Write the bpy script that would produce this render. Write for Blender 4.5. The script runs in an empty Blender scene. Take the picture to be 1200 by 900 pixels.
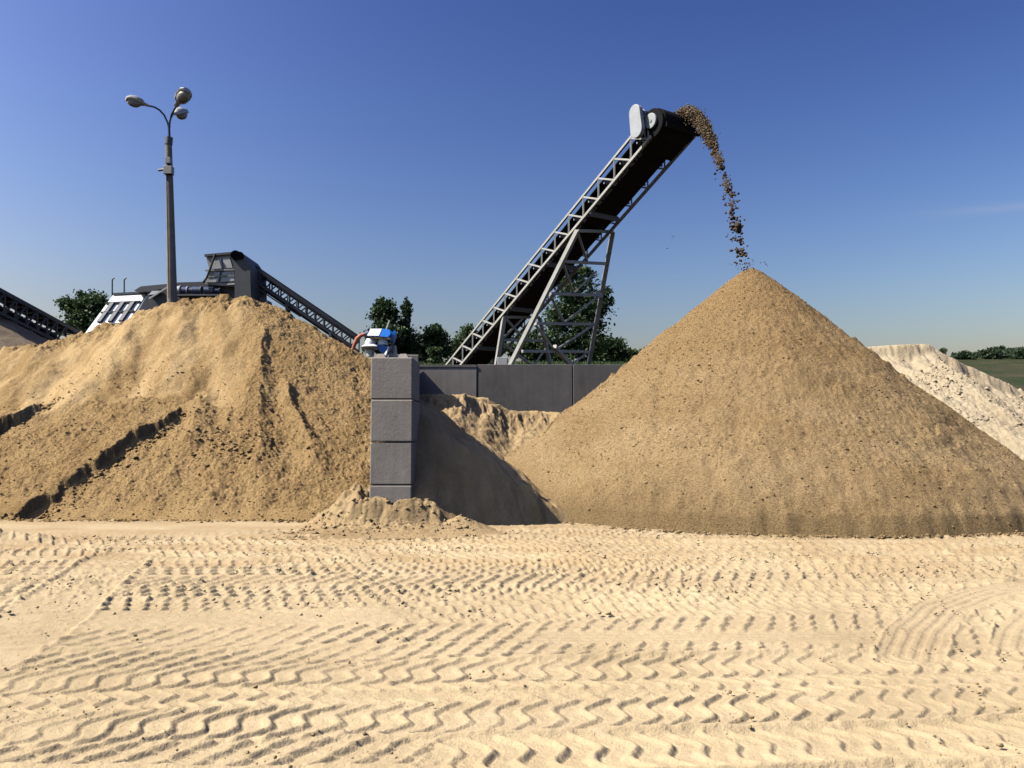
import bpy, math, random
import numpy as np
from mathutils import Vector, Matrix

random.seed(7)
SC = bpy.context.scene
COL = SC.collection

# ------------------------------------------------------------------ camera
F = 950.0                      # focal length in pixels of the 1200 x 900 photograph
EYE = 1.65
HORIZON = 515.0
PITCH = math.atan((HORIZON - 450.0) / F)
cam_data = bpy.data.cameras.new('camera')
cam_data.sensor_width = 36.0
cam_data.lens = 36.0 * F / 1200.0
cam_data.clip_start = 0.1
cam_data.clip_end = 5000.0
cam = bpy.data.objects.new('camera', cam_data)
cam.location = (0, 0, EYE)
cam.rotation_euler = (math.radians(90) + PITCH, 0, 0)
COL.objects.link(cam)
SC.camera = cam

# ------------------------------------------------------------------ light
SUN_TRAVEL = Vector((0.90, 0.24, -1.0)).normalized()
TO_SUN = -SUN_TRAVEL
SUN_EL = math.asin(TO_SUN.z)
SUN_AZ = math.atan2(TO_SUN.x, TO_SUN.y)
world = bpy.data.worlds.new('World')
SC.world = world
world.use_nodes = True
wn, wl = world.node_tree.nodes, world.node_tree.links
wn.clear()
w_out = wn.new('ShaderNodeOutputWorld')
w_bg = wn.new('ShaderNodeBackground')
w_bg.inputs['Strength'].default_value = 0.06
sky = wn.new('ShaderNodeTexSky')
sky.sky_type = 'NISHITA'
sky.sun_disc = False
sky.sun_elevation = SUN_EL
sky.sun_rotation = SUN_AZ
sky.altitude = 100.0
sky.air_density = 1.4
sky.dust_density = 3.0
sky.ozone_density = 6.0
sun_data = bpy.data.lights.new('sun', 'SUN')
sun_data.energy = 5.0
sun_data.angle = math.radians(0.53)
sun_data.color = (1.0, 0.955, 0.88)
sun = bpy.data.objects.new('sun', sun_data)
sun.rotation_euler = SUN_TRAVEL.to_track_quat('-Z', 'Y').to_euler()
sun.location = (-20, -5, 30)
COL.objects.link(sun)
SC.cycles.diffuse_bounces = 0
SC.view_settings.view_transform = 'Standard'
SC.view_settings.look = 'None'
SC.view_settings.exposure = 0.6
SC.view_settings.gamma = 1.0
SC.view_settings.use_curve_mapping = False

# a faint cirrus streak in the sky, placed by direction
def wmath(op, a=None, b=None, c=None):
    n = wn.new('ShaderNodeMath'); n.operation = op
    for i, v in enumerate((a, b, c)):
        if v is None: continue
        if isinstance(v, (int, float)): n.inputs[i].default_value = v
        else: wl.new(v, n.inputs[i])
    return n.outputs[0]
w_tc = wn.new('ShaderNodeTexCoord')
w_sep = wn.new('ShaderNodeSeparateXYZ')
wl.new(w_tc.outputs['Generated'], w_sep.inputs[0])
yy = wmath('MAXIMUM', w_sep.outputs['Y'], 0.05)
uu = wmath('DIVIDE', w_sep.outputs['X'], yy)
ww = wmath('DIVIDE', w_sep.outputs['Z'], yy)
w_line = wmath('SUBTRACT', ww, wmath('MULTIPLY_ADD', uu, 0.075, 0.243))
w_g = wmath('EXPONENT', wmath('MULTIPLY', wmath('POWER', wmath('DIVIDE', w_line, 0.0065), 2.0), -1.0))
w_ns = wn.new('ShaderNodeTexNoise'); w_ns.inputs['Scale'].default_value = 3.0
w_cm = wn.new('ShaderNodeCombineXYZ')
wl.new(wmath('MULTIPLY', uu, 4.0), w_cm.inputs[0]); wl.new(wmath('MULTIPLY', ww, 40.0), w_cm.inputs[1])
wl.new(w_cm.outputs[0], w_ns.inputs['Vector'])
w_mr = wn.new('ShaderNodeMapRange'); w_mr.interpolation_type = 'SMOOTHSTEP'
w_mr.inputs['From Min'].default_value = 0.44; w_mr.inputs['From Max'].default_value = 0.66
wl.new(uu, w_mr.inputs['Value'])
w_amt = wmath('MULTIPLY', wmath('MULTIPLY', w_g, w_mr.outputs[0]), wmath('MULTIPLY', w_ns.outputs['Fac'], 0.42))
w_mix = wn.new('ShaderNodeMix'); w_mix.data_type = 'RGBA'
wl.new(w_amt, w_mix.inputs['Factor'])
# colour response of the camera, the same for the whole sky
w_sc = wn.new('ShaderNodeSeparateColor'); w_cc = wn.new('ShaderNodeCombineColor')
wl.new(sky.outputs[0], w_sc.inputs[0])
for i, (g_, k_, m_) in enumerate(((2.428, 0.488, 2.7), (2.384, 0.268, 4.0), (2.098, 0.2935, 5.3))):
    wl.new(wmath('MULTIPLY', wmath('POWER', wmath('MINIMUM', w_sc.outputs[i], m_), g_), k_), w_cc.inputs[i])
wl.new(w_cc.outputs[0], w_mix.inputs[6])
w_mix.inputs[7].default_value = (5.0, 5.2, 6.2, 1)
wl.new(w_mix.outputs[2], w_bg.inputs['Color'])
wl.new(w_bg.outputs[0], w_out.inputs['Surface'])

# ------------------------------------------------------------------ helpers
def ray(u, v):
    cx, cy = (u - 600.0) / F, (450.0 - v) / F
    c, s = math.cos(PITCH), math.sin(PITCH)
    return Vector((cx, c - cy * s, s + cy * c))

def P(u, v, Y):
    """world point seen at photo position (u, v) at the distance Y"""
    d = ray(u, v)
    k = Y / d.y
    return Vector((d.x * k, Y, EYE + d.z * k))

def PPL(u, v, p0, n):
    """world point seen at (u, v) on the plane through p0 with the normal n"""
    d = ray(u, v); o = Vector((0, 0, EYE))
    return o + d * ((p0 - o).dot(n) / d.dot(n))

_rng = np.random.RandomState(11)
_PERM = np.concatenate([_rng.permutation(256)] * 3)
_GA = _rng.rand(256) * 2 * np.pi
_GX, _GY = np.cos(_GA), np.sin(_GA)
def pn(x, y, seed=0):
    """2-D gradient noise, about -0.7 .. 0.7"""
    x = np.asarray(x, float) + seed * 17.31; y = np.asarray(y, float) + seed * 9.77
    xi = np.floor(x).astype(np.int64); yi = np.floor(y).astype(np.int64)
    xf, yf = x - xi, y - yi
    xi &= 255; yi &= 255
    u = xf * xf * xf * (xf * (xf * 6 - 15) + 10); v = yf * yf * yf * (yf * (yf * 6 - 15) + 10)
    def g(ix, iy, dx, dy):
        h = _PERM[_PERM[ix] + iy]
        return _GX[h] * dx + _GY[h] * dy
    x1, y1 = (xi + 1) & 255, (yi + 1) & 255
    a = g(xi, yi, xf, yf); b = g(x1, yi, xf - 1, yf)
    c = g(xi, y1, xf, yf - 1); d = g(x1, y1, xf - 1, yf - 1)
    return (a + u * (b - a)) * (1 - v) + (c + u * (d - c)) * v
def fbm(x, y, oct=4, seed=0, gain=0.5):
    s, a, f = 0.0, 1.0, 1.0
    for i in range(oct):
        s = s + a * pn(x * f, y * f, seed + i * 3); a *= gain; f *= 2.03
    return s
def ss(a, b, x):
    t = np.clip((x - a) / (b - a), 0, 1)
    return t * t * (3 - 2 * t)
def lumps(x, y, size, seed=0, sharp=1.0):
    """rounded clods: 0 in the gaps, up to about 1 on top"""
    n = pn(x / size, y / size, seed) + 0.5 * pn(x / size * 2.1, y / size * 2.1, seed + 5)
    return np.clip(n * 1.5, 0, 1) ** sharp

def tag(o, label=None, cat=None, group=None, kind=None):
    if label: o['label'] = label
    if cat: o['category'] = cat
    if group: o['group'] = group
    if kind: o['kind'] = kind
    return o

def empty(name, loc, label, cat, group=None):
    o = bpy.data.objects.new(name, None)
    o.location = loc
    o.empty_display_size = 0.2
    COL.objects.link(o)
    return tag(o, label, cat, group)

class MB:
    """collects shapes given in world coordinates; build() makes one mesh object of them"""
    def __init__(s): s.v = []; s.f = []
    def add(s, vs, fs):
        k = len(s.v)
        s.v += [tuple(p) for p in vs]
        s.f += [tuple(i + k for i in f) for f in fs]
        return s
    def hexa(s, a):           # 8 corners: bottom four then top four, counter-clockwise
        return s.add(a, [(3, 2, 1, 0), (4, 5, 6, 7), (0, 1, 5, 4), (1, 2, 6, 5), (2, 3, 7, 6), (3, 0, 4, 7)])
    def box(s, x0, x1, y0, y1, z0, z1):
        return s.hexa([(x0, y0, z0), (x1, y0, z0), (x1, y1, z0), (x0, y1, z0), (x0, y0, z1), (x1, y0, z1), (x1, y1, z1), (x0, y1, z1)])
    def frame(s, p0, p1):
        d = (Vector(p1) - Vector(p0)).normalized()
        up = Vector((0, 0, 1)) if abs(d.z) < 0.95 else Vector((0, 1, 0))
        a = d.cross(up).normalized(); b = a.cross(d).normalized()
        return a, b
    def beam(s, p0, p1, w, h=None):
        h = h or w
        p0, p1 = Vector(p0), Vector(p1)
        a, b = s.frame(p0, p1)
        a = a * w / 2; b = b * h / 2
        return s.hexa([p0 - a - b, p0 + a - b, p0 + a + b, p0 - a + b, p1 - a - b, p1 + a - b, p1 + a + b, p1 - a + b])
    def angle(s, p0, p1, w, t):   # an L-section bar
        p0, p1 = Vector(p0), Vector(p1)
        a, b = s.frame(p0, p1)
        prof = [(0, 0), (w, 0), (w, t), (t, t), (t, w), (0, w)]
        v = [p0 + a * (x - w / 2) + b * (y - w / 2) for x, y in prof] + [p1 + a * (x - w / 2) + b * (y - w / 2) for x, y in prof]
        f = [(5, 4, 3, 2, 1, 0), (6, 7, 8, 9, 10, 11)] + [(i, (i + 1) % 6, (i + 1) % 6 + 6, i + 6) for i in range(6)]
        return s.add(v, f)
    def tube(s, pts, rad, n=10, cap=True):
        pts = [Vector(p) for p in pts]
        if isinstance(rad, (int, float)): rad = [rad] * len(pts)
        k = len(s.v)
        ref = None
        for i, p in enumerate(pts):
            d = (pts[min(i + 1, len(pts) - 1)] - pts[max(i - 1, 0)]).normalized()
            if ref is None:
                ref = d.cross(Vector((0, 0, 1)) if abs(d.z) < 0.9 else Vector((0, 1, 0))).normalized()
            a = (ref - d * ref.dot(d)).normalized(); b = d.cross(a); ref = a
            for j in range(n):
                t = 2 * math.pi * j / n
                s.v.append(tuple(p + (a * math.cos(t) + b * math.sin(t)) * rad[i]))
        for i in range(len(pts) - 1):
            for j in range(n):
                q = (j + 1) % n
                s.f.append((k + i * n + j, k + i * n + q, k + (i + 1) * n + q, k + (i + 1) * n + j))
        if cap:
            s.f.append(tuple(k + j for j in reversed(range(n))))
            s.f.append(tuple(k + (len(pts) - 1) * n + j for j in range(n)))
        return s
    def prism(s, poly, ext):
        n = len(poly); e = Vector(ext)
        v = [Vector(p) for p in poly] + [Vector(p) + e for p in poly]
        f = [tuple(range(n)), tuple(reversed(range(n, 2 * n)))] + [(i, i + n, (i + 1) % n + n, (i + 1) % n) for i in range(n)]
        return s.add(v, f)
    def ell(s, c, rx, ry, rz, nu=14, nv=8, rot=None, z0=-1.0):
        c = Vector(c); k = len(s.v)
        for i in range(nv + 1):
            t = -math.pi / 2 + math.pi * i / nv
            for j in range(nu):
                a = 2 * math.pi * j / nu
                p = Vector((rx * math.cos(t) * math.cos(a), ry * math.cos(t) * math.sin(a), rz * max(math.sin(t), z0)))
                if rot is not None: p = rot @ p
                s.v.append(tuple(c + p))
        for i in range(nv):
            for j in range(nu):
                q = (j + 1) % nu
                s.f.append((k + i * nu + j, k + i * nu + q, k + (i + 1) * nu + q, k + (i + 1) * nu + j))
        return s
    def build(s, name, mat, parent=None, smooth=False, bevel=0.0, root=None):
        """parent = thing or part; vertices become relative to the thing's base"""
        base = Vector((0, 0, 0))
        p = parent
        while p is not None:
            base = base + p.location; p = p.parent
        me = bpy.data.meshes.new(name)
        me.from_pydata([(a[0] - base.x, a[1] - base.y, a[2] - base.z) for a in s.v], [], s.f)
        me.update()
        if smooth:
            me.polygons.foreach_set('use_smooth', [True] * len(me.polygons))
        me.materials.append(mat)
        o = bpy.data.objects.new(name, me)
        COL.objects.link(o)
        if parent is not None: o.parent = parent
        if bevel > 0:
            m = o.modifiers.new('bevel', 'BEVEL'); m.width = bevel; m.segments = 2; m.limit_method = 'ANGLE'
            m.angle_limit = math.radians(40)
        if smooth and bevel == 0:
            try: me.set_sharp_from_angle(angle=math.radians(45))
            except Exception: pass
        return o

def grid_object(name, X, Y, Z, mat, extra=None, smooth=True, attr=None):
    """a sheet from three (rows, columns) arrays"""
    r, c = X.shape
    co = np.stack([X, Y, Z], -1).reshape(-1, 3).astype(np.float32)
    i = np.arange(r * c).reshape(r, c)
    q = np.stack([i[:-1, :-1], i[:-1, 1:], i[1:, 1:], i[1:, :-1]], -1).reshape(-1, 4)
    if extra is not None:
        ev, ef = extra
        q = np.concatenate([q, np.asarray(ef) + len(co)])
        co = np.concatenate([co, np.asarray(ev, np.float32)])
    me = bpy.data.meshes.new(name)
    me.vertices.add(len(co)); me.vertices.foreach_set('co', co.ravel())
    me.loops.add(q.size); me.loops.foreach_set('vertex_index', q.ravel().astype(np.int32))
    me.polygons.add(len(q)); me.polygons.foreach_set('loop_start', np.arange(0, q.size, 4, dtype=np.int32))
    me.polygons.foreach_set('use_smooth', np.full(len(q), smooth))
    me.update(calc_edges=True)
    if attr:
        for k, arr in attr.items():
            me.attributes.new(k, 'FLOAT', 'POINT').data.foreach_set('value', np.asarray(arr, np.float32).ravel())
    me.materials.append(mat)
    o = bpy.data.objects.new(name, me); COL.objects.link(o)
    return o

def quads_object(name, co, mat, parent=None, quads=True):
    """loose quads (n, 4, 3) as one mesh"""
    n = len(co)
    me = bpy.data.meshes.new(name)
    me.vertices.add(n * 4); me.vertices.foreach_set('co', np.asarray(co, np.float32).ravel())
    me.loops.add(n * 4); me.loops.foreach_set('vertex_index', np.arange(n * 4, dtype=np.int32))
    me.polygons.add(n); me.polygons.foreach_set('loop_start', np.arange(0, n * 4, 4, dtype=np.int32))
    me.update(calc_edges=True)
    me.materials.append(mat)
    o = bpy.data.objects.new(name, me); COL.objects.link(o)
    if parent is not None: o.parent = parent
    return o

# a lumpy clod with 20 faces; many of them become one mesh
_t = (1 + 5 ** 0.5) / 2
_ICO_V = np.array([(-1, _t, 0), (1, _t, 0), (-1, -_t, 0), (1, -_t, 0), (0, -1, _t), (0, 1, _t), (0, -1, -_t), (0, 1, -_t), (_t, 0, -1), (_t, 0, 1), (-_t, 0, -1), (-_t, 0, 1)]) / math.sqrt(1 + _t * _t)
_ICO_F = np.array([(0, 11, 5), (0, 5, 1), (0, 1, 7), (0, 7, 10), (0, 10, 11), (1, 5, 9), (5, 11, 4), (11, 10, 2), (10, 7, 6), (7, 1, 8), (3, 9, 4), (3, 4, 2), (3, 2, 6), (3, 6, 8), (3, 8, 9), (4, 9, 5), (2, 4, 11), (6, 2, 10), (8, 6, 7), (9, 8, 1)])
def clods_object(name, centres, sizes, mat, seed=0, flat=0.75, parent=None):
    rs = np.random.RandomState(seed)
    n = len(centres)
    jit = 1 + rs.uniform(-0.35, 0.35, (n, 12, 1))
    v = _ICO_V[None] * jit
    ang = rs.rand(n) * 6.283
    ca, sa = np.cos(ang)[:, None], np.sin(ang)[:, None]
    st = rs.uniform(0.65, 1.35, (n, 1))
    x = (v[..., 0] * ca - v[..., 1] * sa) * st; y = (v[..., 0] * sa + v[..., 1] * ca)
    z = v[..., 2] * flat
    co = np.stack([x, y, z], -1) * np.asarray(sizes)[:, None, None] + np.asarray(centres)[:, None, :]
    f = (_ICO_F[None] + (np.arange(n) * 12)[:, None, None]).reshape(-1, 3)
    me = bpy.data.meshes.new(name)
    me.vertices.add(n * 12); me.vertices.foreach_set('co', co.astype(np.float32).ravel())
    me.loops.add(f.size); me.loops.foreach_set('vertex_index', f.ravel().astype(np.int32))
    me.polygons.add(len(f)); me.polygons.foreach_set('loop_start', np.arange(0, f.size, 3, dtype=np.int32))
    me.update(calc_edges=True)
    me.materials.append(mat)
    o = bpy.data.objects.new(name, me); COL.objects.link(o)
    if parent is not None: o.parent = parent
    return o

# ------------------------------------------------------------------ materials
def mat_base(name, rough=0.9, metal=0.0, spec=0.3):
    m = bpy.data.materials.new(name); m.use_nodes = True
    b = m.node_tree.nodes['Principled BSDF']
    b.inputs['Roughness'].default_value = rough
    b.inputs['Metallic'].default_value = metal
    b.inputs['Specular IOR Level'].default_value = spec
    return m, m.node_tree.nodes, m.node_tree.links, b

def noise_node(n, l, vec, scale, detail=4, rough=0.55):
    t = n.new('ShaderNodeTexNoise')
    t.inputs['Scale'].default_value = scale
    t.inputs['Detail'].default_value = detail
    t.inputs['Roughness'].default_value = rough
    l.new(vec, t.inputs['Vector'])
    return t.outputs['Fac']

def ramp(n, l, fac, stops):
    r = n.new('ShaderNodeValToRGB')
    e = r.color_ramp.elements
    while len(e) > 1: e.remove(e[-1])
    e[0].position, e[0].color = stops[0][0], (*stops[0][1], 1)
    for p, c in stops[1:]:
        k = e.new(p); k.color = (*c, 1)
    l.new(fac, r.inputs['Fac'])
    return r.outputs['Color']

def mixc(n, l, fac, a, b, mode='MIX'):
    m = n.new('ShaderNodeMix'); m.data_type = 'RGBA'; m.blend_type = mode
    if isinstance(fac, (int, float)): m.inputs['Factor'].default_value = fac
    else: l.new(fac, m.inputs['Factor'])
    for i, v in ((6, a), (7, b)):
        if isinstance(v, tuple): m.inputs[i].default_value = (*v, 1)
        else: l.new(v, m.inputs[i])
    return m.outputs[2]

def bump_chain(n, l, b, items):
    """items: (height socket, distance)"""
    prev = None
    for h, dist in items:
        bp = n.new('ShaderNodeBump')
        bp.inputs['Distance'].default_value = dist
        bp.inputs['Strength'].default_value = 1.0
        l.new(h, bp.inputs['Height'])
        if prev: l.new(prev, bp.inputs['Normal'])
        prev = bp.outputs['Normal']
    l.new(prev, b.inputs['Normal'])

def sand_mat(name, dry, damp, lo=0.35, hi=0.7, patch=0.7, grain=1.0, stretch=(1, 1, 1), speck=0.35, clod=0.0, wet_or_shade=None, mask=None, streak=None):
    m, n, l, b = mat_base(name, 0.95, 0, 0.12)
    g = n.new('ShaderNodeNewGeometry')
    mp = n.new('ShaderNodeMapping'); mp.inputs['Scale'].default_value = stretch
    l.new(g.outputs['Position'], mp.inputs['Vector'])
    p = g.outputs['Position']
    a = noise_node(n, l, mp.outputs[0], patch, 5, 0.62)
    base = ramp(n, l, a, [(lo, dry), (hi, damp)])
    mid = noise_node(n, l, p, 9.0, 4, 0.6)
    base = mixc(n, l, 0.45, base, ramp(n, l, mid, [(0.3, (0.72, 0.70, 0.67)), (0.72, (1.0, 1.0, 1.0))]), 'MULTIPLY')
    fine = noise_node(n, l, p, 120.0, 2, 0.7)
    base = mixc(n, l, speck, base, ramp(n, l, fine, [(0.33, (0.45, 0.40, 0.35)), (0.62, (1.0, 1.0, 1.0))]), 'MULTIPLY')
    if wet_or_shade:                                                # freshly poured sand near the tip is still damp
        sx = n.new('ShaderNodeSeparateXYZ'); l.new(p, sx.inputs[0])
        mr = n.new('ShaderNodeMapRange'); mr.inputs['From Min'].default_value = 1.2; mr.inputs['From Max'].default_value = 5.2
        ad = n.new('ShaderNodeMath'); ad.operation = 'MULTIPLY_ADD'; ad.inputs[1].default_value = 4.5; l.new(a, ad.inputs[0])
        sb = n.new('ShaderNodeMath'); sb.operation = 'SUBTRACT'; sb.inputs[1].default_value = 2.25; l.new(sx.outputs['Z'], sb.inputs[0])
        l.new(sb.outputs[0], ad.inputs[2]); l.new(ad.outputs[0], mr.inputs['Value'])
        base = mixc(n, l, mr.outputs[0], base, wet_or_shade)
    if mask:                                               # (attribute, colour): damp sand laid bare, or dry sand that ran down
        at = n.new('ShaderNodeAttribute'); at.attribute_name = mask[0]   # 0 where a mesh has no such attribute
        f = at.outputs['Fac']
        if streak:
            mp2 = n.new('ShaderNodeMapping'); mp2.inputs['Scale'].default_value = streak; l.new(p, mp2.inputs['Vector'])
            mr2 = n.new('ShaderNodeMapRange'); mr2.inputs['From Min'].default_value = 0.42; mr2.inputs['From Max'].default_value = 0.62
            l.new(noise_node(n, l, mp2.outputs[0], 1.0, 4, 0.6), mr2.inputs['Value'])
            mu = n.new('ShaderNodeMath'); mu.operation = 'MULTIPLY'; l.new(f, mu.inputs[0]); l.new(mr2.outputs[0], mu.inputs[1]); f = mu.outputs[0]
        base = mixc(n, l, f, base, mask[1])
    if clod:
        mp3 = n.new('ShaderNodeMapping'); mp3.inputs['Scale'].default_value = (1, 1, 2.2 if wet_or_shade else 1); l.new(p, mp3.inputs['Vector'])
        cl = noise_node(n, l, mp3.outputs[0], 22.0, 2, 0.85)
        base = mixc(n, l, clod, base, ramp(n, l, cl, [(0.38, (0.36, 0.32, 0.28)), (0.47, (1.0, 1.0, 1.0)), (0.62, (1.16, 1.14, 1.10))]), 'MULTIPLY')
    l.new(base, b.inputs['Base Color'])
    n1 = noise_node(n, l, p, 14.0, 5, 0.65)
    n2 = noise_node(n, l, p, 70.0, 3, 0.7)
    bump_chain(n, l, b, [(n1, 0.05 * grain), (cl if clod else noise_node(n, l, p, 24.0, 2, 0.8), 0.055 * grain * (1 if clod else 0.2)), (n2, 0.02 * grain)])
    return m

M = {}
M['ground'] = sand_mat('ground_sand', (0.585, 0.445, 0.262), (0.45, 0.335, 0.19), 0.44, 0.72, 0.45, 0.35, speck=0.22, mask=('churn', (0.41, 0.285, 0.15)), streak=(.5, 1.4, 1))
M['pile'] = sand_mat('heap_sand', (0.60, 0.395, 0.18), (0.46, 0.29, 0.122), 0.42, 0.72, 0.55, 1.2, speck=0.35, clod=0.4, mask=('dry', (0.70, 0.48, 0.235)), streak=(1.8, .35, .35))
M['cone'] = sand_mat('fresh_sand', (0.64, 0.445, 0.23), (0.53, 0.355, 0.168), 0.40, 0.70, 0.55, 1.4, (0.6, 0.6, 2.2), speck=0.4, clod=0.55, wet_or_shade=(0.42, 0.268, 0.122), mask=('damp', (0.37, 0.25, 0.12)))
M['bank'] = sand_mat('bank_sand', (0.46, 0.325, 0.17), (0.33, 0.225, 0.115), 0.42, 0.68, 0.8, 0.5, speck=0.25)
M['white'] = sand_mat('pale_sand', (0.60, 0.48, 0.315), (0.50, 0.385, 0.235), 0.45, 0.75, 0.6, 1.0, speck=0.2)
M['greypile'] = sand_mat('grey_sand', (0.30, 0.235, 0.165), (0.22, 0.165, 0.11), 0.4, 0.7, 0.8, 1.0, (1, 1, 4))
M['wet_or_shade'] = sand_mat('shade_dark_clods', (0.17, 0.115, 0.07), (0.10, 0.065, 0.04), 0.35, 0.65, 4.0, 1.0)  # shadow sides of the falling clods put into one darker sand colour
M['stream'] = sand_mat('wet_falling_sand', (0.40, 0.30, 0.185), (0.20, 0.14, 0.085), 0.38, 0.62, 5.0, 1.0)

def concrete(name, c0, c1, scale=1.6):
    m, n, l, b = mat_base(name, 0.88, 0, 0.25)
    g = n.new('ShaderNodeNewGeometry'); p = g.outputs['Position']
    a = noise_node(n, l, p, scale, 6, 0.65)
    base = ramp(n, l, a, [(0.32, c0), (0.7, c1)])
    mp = n.new('ShaderNodeMapping'); mp.inputs['Scale'].default_value = (9, 9, 0.7); l.new(p, mp.inputs['Vector'])
    st = noise_node(n, l, mp.outputs[0], 1.0, 4, 0.6)
    base = mixc(n, l, 0.35, base, ramp(n, l, st, [(0.35, (0.68, 0.66, 0.63)), (0.6, (1, 1, 1))]), 'MULTIPLY')
    sp = noise_node(n, l, p, 45, 3, 0.7)
    base = mixc(n, l, 0.3, base, ramp(n, l, sp, [(0.28, (0.5, 0.48, 0.46)), (0.42, (1, 1, 1))]), 'MULTIPLY')
    du = noise_node(n, l, p, 2.7, 7, 0.72)
    dm = n.new('ShaderNodeMapRange'); dm.inputs['From Min'].default_value = 0.56; dm.inputs['From Max'].default_value = 0.74; dm.inputs['To Max'].default_value = 0.5
    l.new(du, dm.inputs['Value'])
    base = mixc(n, l, dm.outputs[0], base, tuple(x * 1.25 for x in (c1[0] * 1.08, c1[1], c1[2] * .86)))
    l.new(base, b.inputs['Base Color'])
    bump_chain(n, l, b, [(noise_node(n, l, p, 22, 5, 0.7), 0.006), (noise_node(n, l, p, 130, 2, 0.6), 0.003)])
    return m
M['block'] = concrete('block_concrete', (0.29, 0.25, 0.21), (0.37, 0.325, 0.28))
M['panel'] = concrete('panel_concrete', (0.105, 0.095, 0.087), (0.165, 0.150, 0.138), 0.8)
M['panel_pale'] = concrete('pale_panel_concrete', (0.19, 0.17, 0.155), (0.26, 0.235, 0.21), 0.8)
M['pole'] = concrete('pole_concrete', (0.21, 0.18, 0.145), (0.28, 0.245, 0.20), 3.0)

def paint(name, c, rough=0.55, metal=0.0, wear=(0.6, 0.55, 0.5), amt=0.5, spec=0.4):
    m, n, l, b = mat_base(name, rough, metal, spec)
    g = n.new('ShaderNodeNewGeometry'); p = g.outputs['Position']
    a = noise_node(n, l, p, 2.3, 6, 0.7)
    base = mixc(n, l, amt, c, ramp(n, l, a, [(0.35, tuple(x * y for x, y in zip(c, wear))), (0.62, c)]))
    l.new(base, b.inputs['Base Color'])
    bump_chain(n, l, b, [(noise_node(n, l, p, 30, 3, 0.6), 0.002)])
    return m
M['steel'] = paint('galvanised_steel', (0.44, 0.425, 0.38), 0.6, 0.0)
M['steel_dim'] = paint('weathered_steel', (0.30, 0.30, 0.285), 0.6, 0.15)
M['guard'] = paint('pale_guard_paint', (0.40, 0.41, 0.415), 0.5)
M['rubber'] = paint('conveyor_rubber', (0.013, 0.0128, 0.013), 0.85, 0, (1.6, 1.5, 1.4), spec=0.06)
M['dark'] = paint('dark_machine_paint', (0.060, 0.063, 0.070), 0.6, 0, (1.5, 1.4, 1.3))
M['dark2'] = paint('charcoal_machine_paint', (0.10, 0.102, 0.108), 0.6, 0, (0.7, 0.7, 0.7))
M['midgrey'] = paint('grey_machine_paint', (0.50, 0.495, 0.475), 0.6)
M['whitepaint'] = paint('white_paint', (0.80, 0.80, 0.79), 0.5, 0, (0.85, 0.83, 0.8))
M['blue'] = paint('blue_paint', (0.015, 0.13, 0.46), 0.35, 0, (0.8, 0.8, 0.8))
M['motor'] = paint('motor_blue_paint', (0.035, 0.06, 0.13), 0.5)
M['orange'] = paint('orange_hose', (0.50, 0.16, 0.09), 0.6)
M['cable'] = paint('black_cable', (0.02, 0.02, 0.022), 0.6)
M['glass'] = paint('lamp_lens', (0.34, 0.31, 0.26), 0.3, 0, (0.8, 0.78, 0.7))
M['lampgrey'] = paint('lamp_housing', (0.50, 0.50, 0.48), 0.45, 0.2)
M['bark'] = paint('bark', (0.085, 0.065, 0.045), 0.9)

def leaf_mat(name, c0, c1):
    m, n, l, b = mat_base(name, 0.6, 0, 0.3)
    g = n.new('ShaderNodeNewGeometry'); p = g.outputs['Position']
    a = noise_node(n, l, p, 0.9, 4, 0.7)
    base = ramp(n, l, a, [(0.3, c0), (0.7, c1)])
    base = mixc(n, l, 0.6, base, ramp(n, l, noise_node(n, l, p, 13, 2, 0.5), [(0.3, (0.55, 0.6, 0.5)), (0.7, (1.0, 1.0, 1.0))]), 'MULTIPLY')
    l.new(base, b.inputs['Base Color'])
    t = n.new('ShaderNodeBsdfTranslucent'); l.new(base, t.inputs['Color'])
    mx = n.new('ShaderNodeMixShader'); mx.inputs[0].default_value = 0.25
    l.new(b.outputs[0], mx.inputs[1]); l.new(t.outputs[0], mx.inputs[2])
    l.new(mx.outputs[0], n['Material Output'].inputs['Surface'])
    return m
M['leaf_dark'] = leaf_mat('dark_leaves', (0.036, 0.066, 0.026), (0.078, 0.122, 0.042))
M['leaf_mid'] = leaf_mat('green_leaves', (0.055, 0.092, 0.032), (0.10, 0.150, 0.052))
M['leaf_far'] = leaf_mat('far_leaves', (0.040, 0.068, 0.034), (0.070, 0.105, 0.05))

def terrain_mat():
    m, n, l, b = mat_base('rough_grass', 0.95, 0, 0.15)
    g = n.new('ShaderNodeNewGeometry'); p = g.outputs['Position']
    a = noise_node(n, l, p, 0.12, 6, 0.65)
    base = ramp(n, l, a, [(0.34, (0.032, 0.050, 0.016)), (0.48, (0.050, 0.058, 0.024)), (0.60, (0.085, 0.070, 0.042)), (0.76, (0.15, 0.115, 0.07))])
    base = mixc(n, l, 0.7, base, ramp(n, l, noise_node(n, l, p, 2.2, 5, 0.7), [(0.3, (0.5, 0.52, 0.45)), (0.7, (1.15, 1.15, 1.1))]), 'MULTIPLY')
    sx = n.new('ShaderNodeSeparateXYZ'); l.new(p, sx.inputs[0])            # the sandy yard reaches back to about 33 m
    ad = n.new('ShaderNodeMath'); ad.operation = 'MULTIPLY_ADD'; ad.inputs[1].default_value = 9.0; l.new(a, ad.inputs[0]); l.new(sx.outputs['Y'], ad.inputs[2])
    mr = n.new('ShaderNodeMapRange'); mr.inputs['From Min'].default_value = 36.5; mr.inputs['From Max'].default_value = 38.5
    l.new(ad.outputs[0], mr.inputs['Value'])
    base = mixc(n, l, mr.outputs[0], (0.50, 0.385, 0.23), base)
    l.new(base, b.inputs['Base Color'])
    bump_chain(n, l, b, [(noise_node(n, l, p, 1.5, 6, 0.75), 0.35)])
    return m
M['terrain'] = terrain_mat()

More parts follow.
